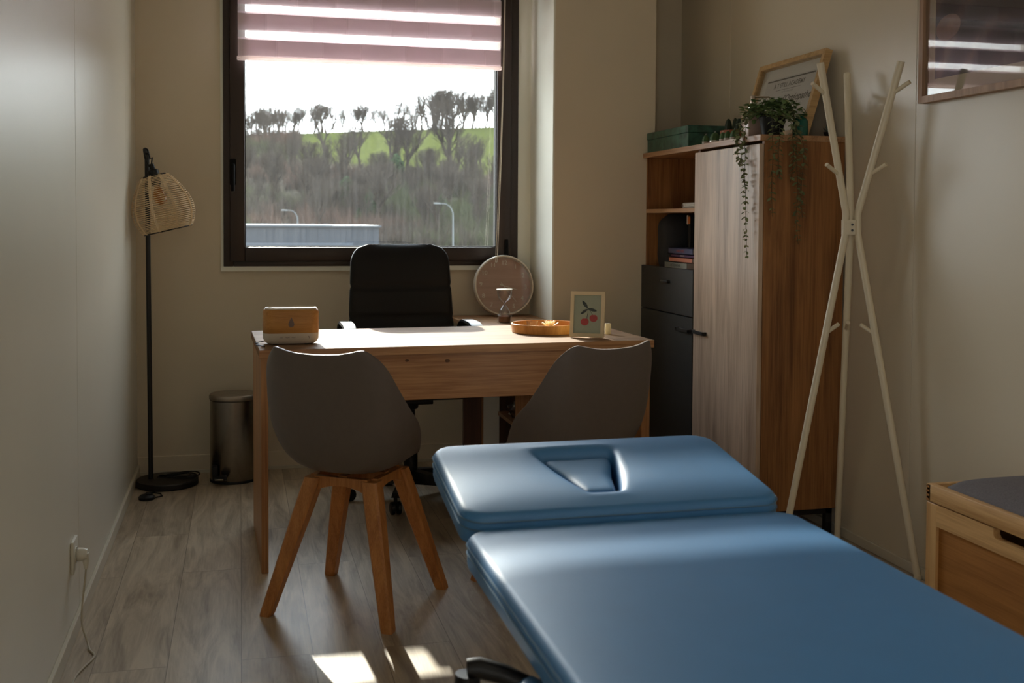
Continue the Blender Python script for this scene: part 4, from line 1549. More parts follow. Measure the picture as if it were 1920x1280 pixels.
# top rail with a rounded slot cut in its upper edge
poly = [(BY1-0.045, zl-0.022), (BY1-0.045, zt_)]
poly += [(sl0, zt_), (sl0, 0.414), (sl0-0.006, 0.408), (sl0-0.012, 0.406)]
poly += [(sl1+0.012, 0.406), (sl1+0.006, 0.408), (sl1, 0.414), (sl1, zt_)]
poly += [(BY0+0.045, zt_), (BY0+0.045, zl-0.022)]
b.rings([[(BX0, y, z) for y, z in poly], [(BX0+0.02, y, z) for y, z in poly]])
b.box(BX0, BX0+0.02, BY0+0.045, BY1-0.045, 0.0, 0.05, 0.001, 1)
b.box(BX1-0.02, BX1, BY0+0.045, BY1-0.045, zl-0.022, zt_, 0.001, 1)
b.box(BX1-0.02, BX1, BY0+0.045, BY1-0.045, 0.0, 0.05, 0.001, 1)
b.build('rail', M['bamboo'], bn, smooth=False)
b = MB(og)
b.box(BX0+0.009, BX0+0.015, BY0+0.04, BY1-0.04, 0.045, zl)
b.box(BX1-0.015, BX1-0.009, BY0+0.04, BY1-0.04, 0.045, zl)
b.box(BX0+0.02, BX1-0.02, BY1-0.014, BY1-0.006, 0.0, zt_)
b.box(BX0+0.02, BX1-0.02, BY0+0.006, BY0+0.014, 0.0, zt_)
b.build('panel', M['bamboo_panel'], bn, smooth=False)
b = MB(og)
b.box(BX0+0.03, BX1-0.03, BY0+0.03, BY1-0.03, 0.01, 0.02)
b.build('bottom_board', M['dark_hole'], bn, smooth=False)

# ------------------------------------------------------------------ floor lamp
fl = thing('floor_lamp', 'black floor lamp with cream rattan shade in the room corner', 'lamp', (-0.318, 5.025, 0))
og = Vector(fl.location)
b = MB(); b.lathe([(0.128, 0.0), (0.134, 0.004), (0.134, 0.024), (0.130, 0.028), (0.02, 0.031)], (0, 0, 0), 48); b.build('base', M['black_metal'], fl)
b = MB(og)
b.tube([(-0.388, 5.03, 0.028), (-0.396, 5.03, 1.470)], 0.0105, 14)
b.tube([(-0.396, 5.03, 1.466), (-0.397, 5.018, 1.478), (-0.398, 4.985, 1.480), (-0.398, 4.962, 1.480)], [0.0105, 0.010, 0.010, 0.010], 12)
b.build('pole', M['black_metal'], fl)
# shade axis tilted
ax_top = Vector((-0.362, 4.975, 1.370))
axis = Vector((0.235, 0.0, -0.97)).normalized()
Mt = Vector((0, 0, -1)).rotation_difference(axis).to_matrix().to_4x4()
Mt.translation = ax_top
SHP = [(0.056, 0.0), (0.078, 0.028), (0.100, 0.062), (0.121, 0.105), (0.131, 0.145), (0.130, 0.185), (0.118, 0.220), (0.103, 0.245)]
def shr(t):
    f = t*(len(SHP)-1); i = min(int(f), len(SHP)-2); f -= i
    return SHP[i][0]*(1-f)+SHP[i+1][0]*f, SHP[i][1]*(1-f)+SHP[i+1][1]*f
b = MB(og)
for j in range(33):
    r_, h_ = shr(j/32)
    loop = [Mt @ Vector((r_*math.cos(a), r_*math.sin(a), -h_)) for a in [2*PI*k/40 for k in range(40)]]
    b.tube(loop, 0.0017, 4, loop=True)
shd = b.build('rattan_shade', M['rattan'], fl)
b = MB(og)
for k in range(9):
    a0 = 2*PI*k/9+0.25
    for da in (-0.05, 0.0, 0.05):
        pts = []
        for j in range(15):
            r_, h_ = shr(j/14)
            w_a = a0+da*(0.08/max(r_, 0.03))
            pts.append(Mt @ Vector(((r_+0.002)*math.cos(w_a), (r_+0.002)*math.sin(w_a), -h_)))
        b.tube(pts, 0.0016, 4)
b.build('rib', M['rattan'], shd)
b = MB(og)
for r_, h_ in ((SHP[0][0], 0.0), (SHP[-1][0], SHP[-1][1])):
    b.tube([Mt @ Vector((r_*math.cos(a), r_*math.sin(a), -h_)) for a in [2*PI*k/40 for k in range(40)]], 0.0022, 6, loop=True)
for k in range(3):
    a = 2*PI*k/3
    b.tube([Mt @ Vector((0.018*math.cos(a), 0.018*math.sin(a), -0.004)), Mt @ Vector((0.056*math.cos(a), 0.056*math.sin(a), 0))], 0.0016, 5)
b.build('wire_ring', M['black_metal'], shd)
b = MB(og)
b.lathe([(0.010, 0.052), (0.012, 0.030), (0.023, 0.022), (0.024, 0.0), (0.020, -0.030), (0.018, -0.045)], (0, 0, 0), 20, Mt)
b.build('socket', M['black_plastic'], fl)
b = MB(og)
b.lathe([(0.012, -0.045), (0.014, -0.055), (0.026, -0.080), (0.030, -0.100), (0.024, -0.120), (0.006, -0.131)], (0, 0, 0), 20, Mt)
b.build('bulb', glassy('amber_bulb_glass', (0.85, 0.55, 0.25, 1), 0.08), fl)
b = MB(og)
t0 = Mt @ Vector((0, 0, 0.05))
b.tube([t0, t0+Vector((0.004, 0, 0.03)), (-0.378, 4.968, 1.44), (-0.388, 4.962, 1.482), (-0.397, 4.962, 1.488), (-0.404, 4.962, 1.475), (-0.398, 4.963, 1.44), (-0.384, 4.968, 1.41), t0+Vector((-0.002, 0, -0.01))], 0.0035, 8)
b.build('hanging_cord', M['black_plastic'], fl)
b = MB(og)
pts = []
for i in range(120):
    t = i/119
    a = 2*PI*t*3.4
    pts.append((-0.268+(0.055+0.022*math.sin(3*t*PI))*math.cos(a)*1.2, 5.02+(0.035+0.012*math.cos(5*t))*math.sin(a), 0.036+0.010*t+0.005*math.sin(a*2)))
b.tube(pts, 0.003, 6)
b.build('coiled_cable', M['black_plastic'], fl)
b = MB((0, 0, 0))
fs = thing('foot_switch', 'black round foot switch lying on floor beside the lamp base', 'switch', (-0.385, 4.775, 0))
b.lathe([(0.030, 0), (0.034, 0.003), (0.034, 0.012), (0.026, 0.020), (0.01, 0.023)], (0, 0, 0), 28)
b.build('housing', M['black_plastic'], fs)
b = MB()
b.lathe([(0.014, 0.0215), (0.014, 0.026), (0.010, 0.028)], (0.01, 0, 0), 20)
b.build('button', M['black_metal'], fs)
b = MB()
b.tube([(0.03, 0.0, 0.006), (0.06, 0.03, 0.004), (0.05, 0.075, 0.004), (0.02, 0.1, 0.004), (-0.01, 0.105, 0.004), (-0.015, 0.06, 0.004), (0.0, 0.03, 0.005)], 0.003, 6)
b.build('cable', M['black_plastic'], fs)

# ------------------------------------------------------------------ pedal bin
pb = thing('pedal_bin', 'polished steel pedal bin standing between floor lamp and desk', 'bin', (-0.03, 5.06, 0))
b = MB(); b.lathe([(0.104, 0.008), (0.105, 0.010), (0.105, 0.368)], (0, 0, 0), 48); b.build('body', M['steel'], pb)
b = MB(); b.lathe([(0.104, 0.0), (0.107, 0.001), (0.107, 0.0095), (0.106, 0.012)], (0, 0, 0), 48); b.build('base_ring', M['black_plastic'], pb)
b = MB(); b.lathe([(0.107, 0.371), (0.1085, 0.373), (0.1085, 0.388), (0.104, 0.394), (0.07, 0.399), (0.02, 0.401)], (0, 0, 0), 48); b.build('lid', M['steel_lid'], pb)
b = MB(); b.box(-0.094, -0.070, -0.091, -0.062, 0.02, 0.085, 0.004); b.box(-0.085, -0.030, -0.145, -0.098, 0.030, 0.044, 0.003); b.build('pedal', M['black_plastic'], pb)
b = MB(); b.box(-0.082, -0.045, -0.147, -0.142, 0.030, 0.038, 0.001); b.build('pedal_edge', M['steel'], pb)

# ------------------------------------------------------------------ clock
ck = thing('wall_clock', 'round rosy clock with pale rim leaning against window wall', 'clock', (1.242, 5.12, 0.7185))
og = Vector(ck.location)
RC = 0.148
lean = R(-8)
# local frame: x right, y up the dial, z out of the face (towards -Y)
Mc = Matrix(((1, 0, 0, 0), (0, 0, -1, 0), (0, 1, 0, 0), (0, 0, 0, 1)))
Mc = Matrix.Rotation(lean, 4, 'X') @ Mc
cen = Vector((1.242, 5.135, 0.7190+RC*math.cos(lean)))
Mc.translation = cen
b = MB(og)
b.lathe([(RC-0.012, -0.010), (RC-0.003, -0.010), (RC, -0.006), (RC, 0.024), (RC-0.003, 0.030), (RC-0.008, 0.030), (RC-0.010, 0.018), (RC-0.012, 0.004)], (0, 0, 0), 64, Mc, caps=False)
b.build('rim', M['clock_rim'], ck)
b = MB(og); b.lathe([(0.001, -0.009), (RC-0.008, -0.009), (RC-0.008, 0.006), (0.001, 0.006)], (0, 0, 0), 64, Mc); b.build('dial', M['clock_face'], ck, smooth=False)
b = MB(og)
for n_ in range(1, 13):
    a = R(90-30*n_-4)
    q = text_mesh(str(n_), 0.030, extrude=0.0006)
    b.merge(q, Mc @ Matrix.Translation((0.112*math.cos(a), 0.112*math.sin(a), 0.0072)))
b.build('numerals', M['numeral'], ck, smooth=False)
for ang, ln, wd in ((-17, 0.070, 0.0022), (-52, 0.098, 0.0016)):
    b = MB(og)
    q = bmesh.new()
    a = R(ang)
    pr = [(-0.018, -wd), (ln, -wd*0.6), (ln, wd*0.6), (-0.018, wd)]
    vs = [q.verts.new((x*math.cos(a)-y*math.sin(a), x*math.sin(a)+y*math.cos(a), z)) for z in (0.009, 0.0102) for x, y in pr]
    for f in ((0, 3, 2, 1), (4, 5, 6, 7), (0, 1, 5, 4), (1, 2, 6, 5), (2, 3, 7, 6), (3, 0, 4, 7)):
        q.faces.new([vs[i] for i in f])
    b.merge(q, Mc)
    b.build('clock_hand', M['numeral'], ck, smooth=False)
b = MB(og); b.lathe([(RC-0.0095, 0.020), (RC-0.0095, 0.0215)], (0, 0, 0), 64, Mc); b.build('glass', M['pglass'], ck, smooth=False)

# ------------------------------------------------------------------ hourglass
hg = thing('hourglass', 'glass hourglass with brown sand standing before the round clock', 'hourglass', (1.168, 4.80, 0.718))
b = MB(); b.lathe([(0.033, 0), (0.035, 0.002), (0.035, 0.036), (0.033, 0.038)], (0, 0, 0), 28); b.build('glass_foot', M['clear'], hg)
b = MB(); b.lathe([(0.026, 0.003), (0.027, 0.006), (0.027, 0.028), (0.012, 0.036), (0.002, 0.038)], (0, 0, 0), 24); b.build('sand', M['sand'], hg)
b = MB()
outer = [(0.025, 0.038), (0.026, 0.050), (0.018, 0.066), (0.006, 0.080), (0.0035, 0.086), (0.006, 0.092), (0.026, 0.108), (0.034, 0.128), (0.035, 0.148)]
inner = [(r_-0.0018, z_) for r_, z_ in outer[::-1]]
b.lathe(outer+inner, (0, 0, 0), 32, caps=False); b.build('glass_bulb', glassy('hourglass_glass', (0.94, 0.94, 0.94, 1), 0.08), hg)
b = MB(); b.lathe([(0.034, 0.148), (0.037, 0.149), (0.037, 0.153), (0.034, 0.154)], (0, 0, 0), 32); b.build('rim_disc', M['white_plastic'], hg)

# ------------------------------------------------------------------ diffuser
dz_ = thing('aroma_diffuser', 'wood-look and white aroma diffuser with droplet emblem on desk corner', 'diffuser', (0.170, 3.842, DZ))
b = MB()
def sh_box(prof):
    return [[(x, y, z) for x, y in rrect(w_, l_, r_, 7)] for w_, l_, r_, z in prof]
b.rings(sh_box([(0.150, 0.070, 0.024, 0.004), (0.165, 0.078, 0.028, 0.010), (0.176, 0.086, 0.030, 0.020), (0.178, 0.088, 0.031, 0.040)]))
b.build('white_base', M['diff_white'], dz_)
b = MB()
b.rings(sh_box([(0.176, 0.086, 0.031, 0.040), (0.178, 0.088, 0.032, 0.0415), (0.178, 0.088, 0.032, 0.112), (0.175, 0.085, 0.031, 0.118), (0.168, 0.078, 0.029, 0.122)]))
b.build('wooden_shell', M['diff_wood'], dz_)
b = MB()
b.rings(sh_box([(0.166, 0.076, 0.028, 0.1215), (0.164, 0.074, 0.027, 0.126), (0.154, 0.064, 0.024, 0.128), (0.148, 0.058, 0.022, 0.1245), (0.05, 0.02, 0.009, 0.1235)]))
b.build('top_rim', M['diff_white'], dz_)
b = MB()
pts = []
for k in range(24):
    a = 2*PI*k/24
    x = 0.0095*math.sin(a)*(1 if math.cos(a) < 0 else (1-math.cos(a))**0.6)
    z = 0.072+(0.011*math.cos(a) if math.cos(a) < 0 else 0.024*math.cos(a))
    pts.append((x, z))
b.rings([[(x, -0.0441, z) for x, z in pts], [(x, -0.0452, z) for x, z in pts]])
b.build('droplet_emblem', M['drop'], dz_, smooth=False)
b = MB()
for (s, sz, x, z) in (('LED    HIGH    MIST', 0.006, -0.012, 0.026), ('Y', 0.013, 0.056, 0.026)):
    Mx = Matrix(((1, 0, 0, x), (0, 0, -1, -0.0446), (0, 1, 0, z), (0, 0, 0, 1)))
    b.merge(text_mesh(s, sz), Mx)
b.build('button_marks', M['drop'], dz_, smooth=False)
b = MB()
for sx in (-0.05, 0.05):
    for sy in (-0.02, 0.02):
        b.lathe([(0.008, 0), (0.008, 0.005)], (sx, sy, 0), 12)
b.build('rubber_foot', M['black_plastic'], dz_)
b = MB()
b.tube([(-0.07, 0.02, 0.012), (-0.095, 0.025, 0.006), (-0.112, 0.01, 0.004), (-0.100, -0.015, 0.003), (-0.110, -0.045, 0.003), (-0.095, -0.07, 0.003), (-0.085, -0.10, 0.003)], 0.002, 6)
b.build('power_cable', M['black_plastic'], dz_)
dz_.scale = (1.07, 1, 1)

# ------------------------------------------------------------------ tray and contents
tr = thing('round_tray', 'round orange bamboo tray on the desk beside framed cherries', 'tray', (1.150, 4.055, DZ))
b = MB()
b.lathe([(0.126, 0.0), (0.130, 0.002), (0.133, 0.034), (0.131, 0.036), (0.126, 0.036), (0.124, 0.033), (0.122, 0.007), (0.002, 0.006)], (0, 0, 0), 72)
b.build('tray_body', M['tray'], tr)
lt = thing('lotus_candle', 'cream lotus flower candle lying in the round tray', 'candle', (1.178, 4.085, DZ+0.0065))
b = MB(); b.lathe([(0.012, 0), (0.016, 0.006), (0.014, 0.012)], (0, 0, 0), 18); b.build('cup', M['alu'], lt)
for ringn, (n_, e, L_) in enumerate(((8, 0.45, 0.036), (8, 0.85, 0.034), (5, 1.2, 0.028))):
    b = MB()
    for k in range(n_):
        a = 2*PI*k/n_+ringn*0.4
        d = Vector((math.cos(a)*math.cos(e), math.sin(a)*math.cos(e), math.sin(e)))
        leaf(b, (d.x*0.006, d.y*0.006, 0.006), d, (0, 0, 1), L_, 0.016, -0.15)
    o = b.build('petal_ring', M['lotus'], lt, angle=180)
    md = o.modifiers.new('s', 'SOLIDIFY'); md.thickness = 0.0012
gj = thing('glass_votive', 'tiny clear glass votive in the tray beside lotus candle', 'glass', (1.110, 4.10, DZ+0.0065))
b = MB(); b.lathe([(0.016, 0), (0.020, 0.003), (0.024, 0.032), (0.0225, 0.032), (0.018, 0.005), (0.002, 0.004)], (0, 0, 0), 24); b.build('votive_glass', M['clear'], gj)
b = MB(); b.lathe([(0.016, 0.0052), (0.017, 0.014), (0.002, 0.015)], (0, 0, 0), 20); b.build('wax', M['lotus'], gj)
# folded tissue behind the tray
tp = thing('folded_tissue', 'crumpled white tissue behind the framed cherries', 'tissue', (1.335, 4.215, DZ))
b = MB()
rs = []
rt = random.Random(3)
for j in range(7):
    v = j/6
    rs.append([((0.040*(1-v**1.5)+0.004)*math.cos(a)*(1+0.25*rt.uniform(-1, 1)), (0.03*(1-v**1.5)+0.003)*math.sin(a)*(1+0.25*rt.uniform(-1, 1)), 0.058*v) for a in [2*PI*k/12 for k in range(12)]])
b.rings(rs)
b.build('tissue_paper', M['paper'], tp, angle=15)

# ------------------------------------------------------------------ framed cherries
fc = thing('framed_cherries', 'small cream frame with red cherries print standing on desk', 'picture', (1.247, 3.825, DZ))
a_ = R(-28)
fc.rotation_euler = (0, 0, a_)
tilt = R(-9)
Mf = Matrix.Rotation(tilt, 4, 'X') @ Matrix(((1, 0, 0, 0), (0, 0, -1, 0), (0, 1, 0, 0), (0, 0, 0, 1)))
Mf = Matrix.Translation((0, 0, 0.0025)) @ Mf
FW, FH = 0.128, 0.168
def fbx(b, x0, x1, y0, y1, z0, z1):
    q = bmesh.new()
    vs = [q.verts.new((x, y, z)) for x in (x0, x1) for y in (y0, y1) for z in (z0, z1)]
    for f in ((0, 1, 3, 2), (4, 6, 7, 5), (0, 4, 5, 1), (2, 3, 7, 6), (0, 2, 6, 4), (1, 5, 7, 3)):
        q.faces.new([vs[i] for i in f])
    b.merge(q, Mf)
b = MB()
fbx(b, -FW/2, FW/2, 0, 0.013, 0, 0.016); fbx(b, -FW/2, FW/2, FH-0.013, FH, 0, 0.016)
fbx(b, -FW/2, -FW/2+0.013, 0.013, FH-0.013, 0, 0.016); fbx(b, FW/2-0.013, FW/2, 0.013, FH-0.013, 0, 0.016)
b.build('frame', M['cherry_frame'], fc, smooth=False)
b = MB(); fbx(b, -FW/2+0.012, FW/2-0.012, 0.012, FH-0.012, 0.002, 0.008); pr_ = b.build('print', M['print_paper'], fc, smooth=False)
b = MB()
def fpoly(pts, z0=0.0082, z1=0.0088):
    b.rings([[Mf @ Vector((x, y, z0)) for x, y in pts], [Mf @ Vector((x, y, z1)) for x, y in pts]])
for cx, cy, r_ in ((-0.010, 0.056, 0.0150), (0.0225, 0.070, 0.0150)):
    pts = []
    for k in range(28):
        a = 2*PI*k/28
        rr2 = r_*(1-0.16*math.exp(-((a-PI/2)/0.35)**2))
        pts.append((cx+rr2*math.cos(a), cy+rr2*0.92*math.sin(a)))
    fpoly(pts)
b.build('cherry', M['cherry'], pr_, smooth=False)
b = MB()
def leafshape(x, y, ang, L_, W_):
    ps = []
    for k in range(16):
        t = k/15
        ps.append((L_*t, W_*math.sin(PI*t)**0.8*0.5))
    for k in range(14, 0, -1):
        t = k/15
        ps.append((L_*t, -W_*math.sin(PI*t)**0.8*0.5))
    fpoly([(x+p*math.cos(ang)-q*math.sin(ang), y+p*math.sin(ang)+q*math.cos(ang)) for p, q in ps])
leafshape(0.0, 0.106, R(127), 0.036, 0.012)
leafshape(0.0, 0.104, R(218), 0.034, 0.010)
leafshape(0.0, 0.105, R(-14), 0.036, 0.011)
for pts in ([(0.0, 0.105), (0.0015, 0.090), (-0.003, 0.068)], [(0.0, 0.105), (0.010, 0.096), (0.019, 0.082)]):
    b.tube([Mf @ Vector((x, y, 0.0085)) for x, y in pts], 0.0007, 5)
b.build('leaves', M['ink_leaf'], pr_, smooth=False)
b = MB(); fbx(b, -FW/2+0.012, FW/2-0.012, 0.012, FH-0.012, 0.0122, 0.0130); b.build('glass', M['pglass'], fc, smooth=False)
b = MB()
b.rings([[(-0.02, 0.022, 0.10), (0.02, 0.022, 0.10), (0.02, 0.025, 0.10), (-0.02, 0.025, 0.10)], [(-0.026, 0.072, 0.0), (0.026, 0.072, 0.0), (0.026, 0.075, 0.0), (-0.026, 0.075, 0.0)]])
b.build('easel_back', M['cherry_frame'], fc, smooth=False)
wb = MB(); wb.box(-0.011, 0.011, -0.011, 0.011, 0, 0.042, 0.002)
one(wb, 'wooden_block', M['cherry_frame'], (1.363, 3.93, DZ), 'tiny pale wooden block half hidden behind the framed cherries', 'block')

# crystals on the shelf of the side unit
qc = thing('crystal_bag', 'clear plastic bag of crystals on the side unit shelf under desk', 'bag', (1.170, 4.49, 0.338))
rq = random.Random(5)
b = MB()
rs = []
for j in range(8):
    v = j/7
    rs.append([((0.052*math.sin(PI*min(.97, .25+.72*v))+0.004)*math.cos(a)*(1+0.22*rq.uniform(-1, 1)), (0.052*math.sin(PI*min(.97, .25+.72*v))+0.004)*math.sin(a)*(1+0.22*rq.uniform(-1, 1)), 0.092*v) for a in [2*PI*k/14 for k in range(14)]])
b.rings(rs)
b.build('plastic_bag', glassy('crinkled_clear_bag', (0.86, 0.86, 0.9, 1), 0.25), qc, angle=10)
b = MB()
for k in range(9):
    c = (rq.uniform(-.025, .025), rq.uniform(-.025, .025), 0.018+rq.uniform(0, .03))
    b.ball(c, rq.uniform(.010, .016), 6)
b.build('crystals', mat('pale_lilac_crystal', C(200, 188, 200), 0.2), qc, angle=10)

# ------------------------------------------------------------------ outlet, plug, cable on left wall
ol = thing('wall_outlet', 'white wall outlet on the left partition panel', 'outlet', (XL, 3.245, 0.232))
b = MB(); b.box(0.0, 0.009, -0.041, 0.041, -0.046, 0.046, 0.003); b.build('cover_plate', M['outlet'], ol)
b = MB(); b.lathe([(0.021, 0.0088), (0.023, 0.0088), (0.023, 0.0115), (0.021, 0.0115)], (0, 0, 0), 28, Matrix.Rotation(PI/2, 4, 'Y'), caps=False); b.build('socket_ring', M['outlet'], ol)
pg = thing('power_plug', 'white plug with hanging cable in the left wall outlet', 'plug', (XL+0.0115, 3.245, 0.232))
b = MB()
b.lathe([(0.017, 0.0), (0.019, 0.003), (0.018, 0.018), (0.014, 0.028)], (0, 0, 0), 24, Matrix.Rotation(PI/2, 4, 'Y'))
b.tube([(0.020, 0, 0.0), (0.024, 0, -0.02), (0.024, 0, -0.042)], [0.012, 0.009, 0.005], 12)
b.build('plug_body', M['outlet'], pg)
b = MB()
ogp = Vector(pg.location)
cp = [Vector(p)-ogp for p in ((-0.4265, 3.245, 0.19), (-0.428, 3.235, 0.16), (-0.432, 3.225, 0.12), (-0.434, 3.21, 0.075), (-0.428, 3.18, 0.045), (-0.412, 3.155, 0.012), (-0.402, 3.12, 0.0035), (-0.388, 3.09, 0.0030), (-0.385, 3.06, 0.0030), (-0.402, 3.00, 0.0030), (-0.415, 2.93, 0.0030), (-0.41, 2.80, 0.0030))]
fine = []
for i in range(len(cp)-1):
    p0 = cp[max(i-1, 0)]; p1 = cp[i]; p2 = cp[i+1]; p3 = cp[min(i+2, len(cp)-1)]
    for q in range(6):
        f = q/6
        fine.append(0.5*((2*p1)+(-p0+p2)*f+(2*p0-5*p1+4*p2-p3)*f*f+(-p0+3*p1-3*p2+p3)*f**3))
fine.append(cp[-1])
b.tube(fine, 0.0028, 8)
b.build('cable', M['cable_white'], pg)

# ------------------------------------------------------------------ outside: ground, hill, trees, warehouse, street lamps
def crest_z(x): return 26.0+0.058*x
def terr(x, y):
    if y < 150:
        return -5.0
    cz = crest_z(x)
    if y < 330:
        t = (y-150)/180
        s_ = t*t*(3-2*t)*0.35+t*0.65
        return -5.0+(cz+5.0)*s_+0.8*math.sin(x*0.09+y*0.05)*t*(1-t)*2
    return cz+0.4*math.sin((y-330)*0.02)
b = MB()
NX, NY = 70, 60
gx = [-160+i*(420)/NX for i in range(NX+1)]
gy = [20+j*(430)/NY for j in range(NY+1)]
g = [[b.v((x, y, terr(x, y))) for x in gx] for y in gy]
for j in range(NY):
    for i in range(NX):
        b.bm.faces.new((g[j][i], g[j][i+1], g[j+1][i+1], g[j+1][i]))
HM = bpy.data.materials.new('hillside'); HM.use_nodes = True
t = HM.node_tree; L = t.links.new; bs = t.nodes['Principled BSDF']; bs.inputs['Roughness'].default_value = 0.95; bs.inputs['Specular IOR Level'].default_value = 0.0
tcn = t.nodes.new('ShaderNodeTexCoord'); sp_ = t.nodes.new('ShaderNodeSeparateXYZ'); L(tcn.outputs['Object'], sp_.inputs[0])
nz = t.nodes.new('ShaderNodeTexNoise'); nz.inputs['Scale'].default_value = 0.09; nz.inputs['Detail'].default_value = 5; L(tcn.outputs['Object'], nz.inputs['Vector'])
nf = t.nodes.new('ShaderNodeTexNoise'); nf.inputs['Scale'].default_value = 0.9; nf.inputs['Detail'].default_value = 6; L(tcn.outputs['Object'], nf.inputs['Vector'])
# meadow where z + noise + slope of x is high
m1 = t.nodes.new('ShaderNodeMath'); m1.operation = 'MULTIPLY_ADD'; L(nz.outputs[0], m1.inputs[0]); m1.inputs[1].default_value = 9.0; L(sp_.outputs['Z'], m1.inputs[2])
m2 = t.nodes.new('ShaderNodeMath'); m2.operation = 'MULTIPLY_ADD'; L(sp_.outputs['X'], m2.inputs[0]); m2.inputs[1].default_value = 0.10; L(m1.outputs[0], m2.inputs[2])
r1 = t.nodes.new('ShaderNodeMapRange'); r1.inputs[1].default_value = 19.0; r1.inputs[2].default_value = 22.0; L(m2.outputs[0], r1.inputs[0])
brn = t.nodes.new('ShaderNodeValToRGB'); brn.color_ramp.elements[0].color = C(52, 49, 42); brn.color_ramp.elements[1].color = C(84, 76, 66); brn.color_ramp.elements[0].position = .35; brn.color_ramp.elements[1].position = .65
L(nf.outputs[0], brn.inputs[0])
grn = t.nodes.new('ShaderNodeValToRGB'); grn.color_ramp.elements[0].color = C(54, 58, 30); grn.color_ramp.elements[1].color = C(74, 78, 40); grn.color_ramp.elements[0].position = .35; grn.color_ramp.elements[1].position = .65
L(nf.outputs[0], grn.inputs[0])
mxx = t.nodes.new('ShaderNodeMix'); mxx.data_type = 'RGBA'; L(r1.outputs[0], mxx.inputs[0]); L(brn.outputs[0], mxx.inputs[6]); L(grn.outputs[0], mxx.inputs[7]); L(mxx.outputs[2], bs.inputs['Base Color'])
hill = b.build('hillside', HM, angle=180)
struct(hill)

bark = mat('bare_bark', C(60, 53, 46), 0.9, spec=0.1, noise=0.2, nscale=0.5)
bark_r = mat('reddish_twigs', C(86, 68, 58), 0.9, spec=0.1)
ivy = mat('ivy_green', C(44, 60, 36), 0.9, spec=0.1, noise=0.3, nscale=2)
def tree_mesh(seed, H_, depth=6, spread=0.5, trunk=0.22, lift=0.30):
    """winter tree: rising limbs that fork again and again into fine twigs"""
    rt = random.Random(seed)
    b = MB()
    def br(p, d, L_, r_, lv):
        n = 3 if lv < 3 else 2
        q = p
        pts = [p]
        for i in range(n):
            d = (d+Vector((rt.uniform(-1, 1), rt.uniform(-1, 1), rt.uniform(-0.1, 0.6)))*0.17).normalized()
            q = q+d*L_/n
            pts.append(q)
        b.tube(pts, [r_*(1-0.32*i/n) for i in range(n+1)], 5 if lv < 2 else 3, cap=False)
        if lv >= depth:
            return
        k = 3 if lv < 2 else (3 if rt.random() < 0.35 else 2)
        a0 = rt.uniform(0, 2*PI)
        for i in range(k):
            a = a0+2*PI*i/k+rt.uniform(-.5, .5)
            side = Vector((math.cos(a), math.sin(a), 0))
            nd = (d+side*spread*rt.uniform(0.5, 1.25)+Vector((0, 0, 0.18))).normalized()
            br(pts[-1], nd, L_*rt.uniform(0.66, 0.86), max(0.014, r_*0.63), lv+1)
        if lv >= 1:
            for m_ in pts[1:-1]:
                a = rt.uniform(0, 2*PI)
                br(m_, (d*0.7+Vector((math.cos(a), math.sin(a), 0.35))*0.8).normalized(), L_*0.55, max(0.015, r_*0.38), min(depth, lv+2))
    br(Vector((0, 0, -0.3)), Vector((0, 0, 1)), H_*lift, trunk, 0)
    return b
protos = []
specs = [(1, 10, 6, .42, .26, .27), (2, 10, 6, .50, .24, .20), (3, 10, 6, .34, .22, .26), (4, 10, 7, .52, .28, .20), (5, 10, 6, .42, .20, .16)]
for (sd_, H_, dp, spd, tk, lf) in specs:
    o = tree_mesh(sd_, H_, dp, spd, tk, lf).build('bare_tree', bark, angle=180)
    zs = max(v.co.z for v in o.data.vertices)
    protos.append((o, zs))
rt = random.Random(11)
def put_tree(x, y, h, label, group, k=None):
    k = rt.randrange(len(protos)) if k is None else k
    src, zs = protos[k]
    o = src.copy()
    COL.objects.link(o)
    s_ = h/zs
    o.scale = (s_*rt.uniform(0.85, 1.15), s_*rt.uniform(.85, 1.15), s_)
    o.rotation_euler = (0, 0, rt.uniform(0, 6.28))
    o.location = (x, y, terr(x, y))
    tag(o, label, 'tree', group)
    return o
def px2x(px, y):
    # metres right of the window axis for a picture column at distance y
    t = (px-960)/2036.0
    d = fw + rr*t
    return d.x/d.y*y
LC = 'bare tree of the row standing on the hill crest outside'
for px in list(range(330, 450, 12))+list(range(450, 560, 6))+[566, 578, 590, 600, 606, 612, 622, 640, 648, 656, 668, 676, 684, 692, 704, 714, 722, 738, 746, 754, 772, 780, 790, 799, 806, 812, 818, 828, 838, 846, 852, 858, 864, 870, 882, 889, 896, 902, 908, 920, 927, 934, 944]:
    y = rt.uniform(324, 342)
    base = 8.5 if px < 560 else 9.0
    if px > 780:
        base = 12.5
    h = base*rt.uniform(0.75, 1.12)
    if px in (606,):
        h = 10.5
    put_tree(px2x(px+rt.uniform(-4, 4), y), y, h, LC, 'bare trees along the hill crest')
LS = 'bare tree growing on the wooded slope below the meadow'
for i in range(64):
    px = rt.uniform(450, 940)
    y = rt.uniform(172, 222) if i % 3 else rt.uniform(222, 246)
    if px < 560:
        y = rt.uniform(195, 318)
    put_tree(px2x(px, y), y, rt.uniform(6.5, 11), LS, 'bare trees on the slope')
big = [(613, 255, 14.5, 'tall dark bare tree left of centre rising across the green meadow'), (850, 235, 17.5, 'tallest dark bare tree near right side of the view, across meadow'),
       (727, 240, 13.0, 'bare tree in middle of the view with forked trunk before meadow'), (764, 235, 13.5, 'slender leaning bare tree right of the forked one before meadow')]
for px, y, h, lab in big:
    put_tree(px2x(px, y), y, h, lab, None, 0 if px in (613,) else 3)
for o, _ in protos:
    bpy.data.objects.remove(o)
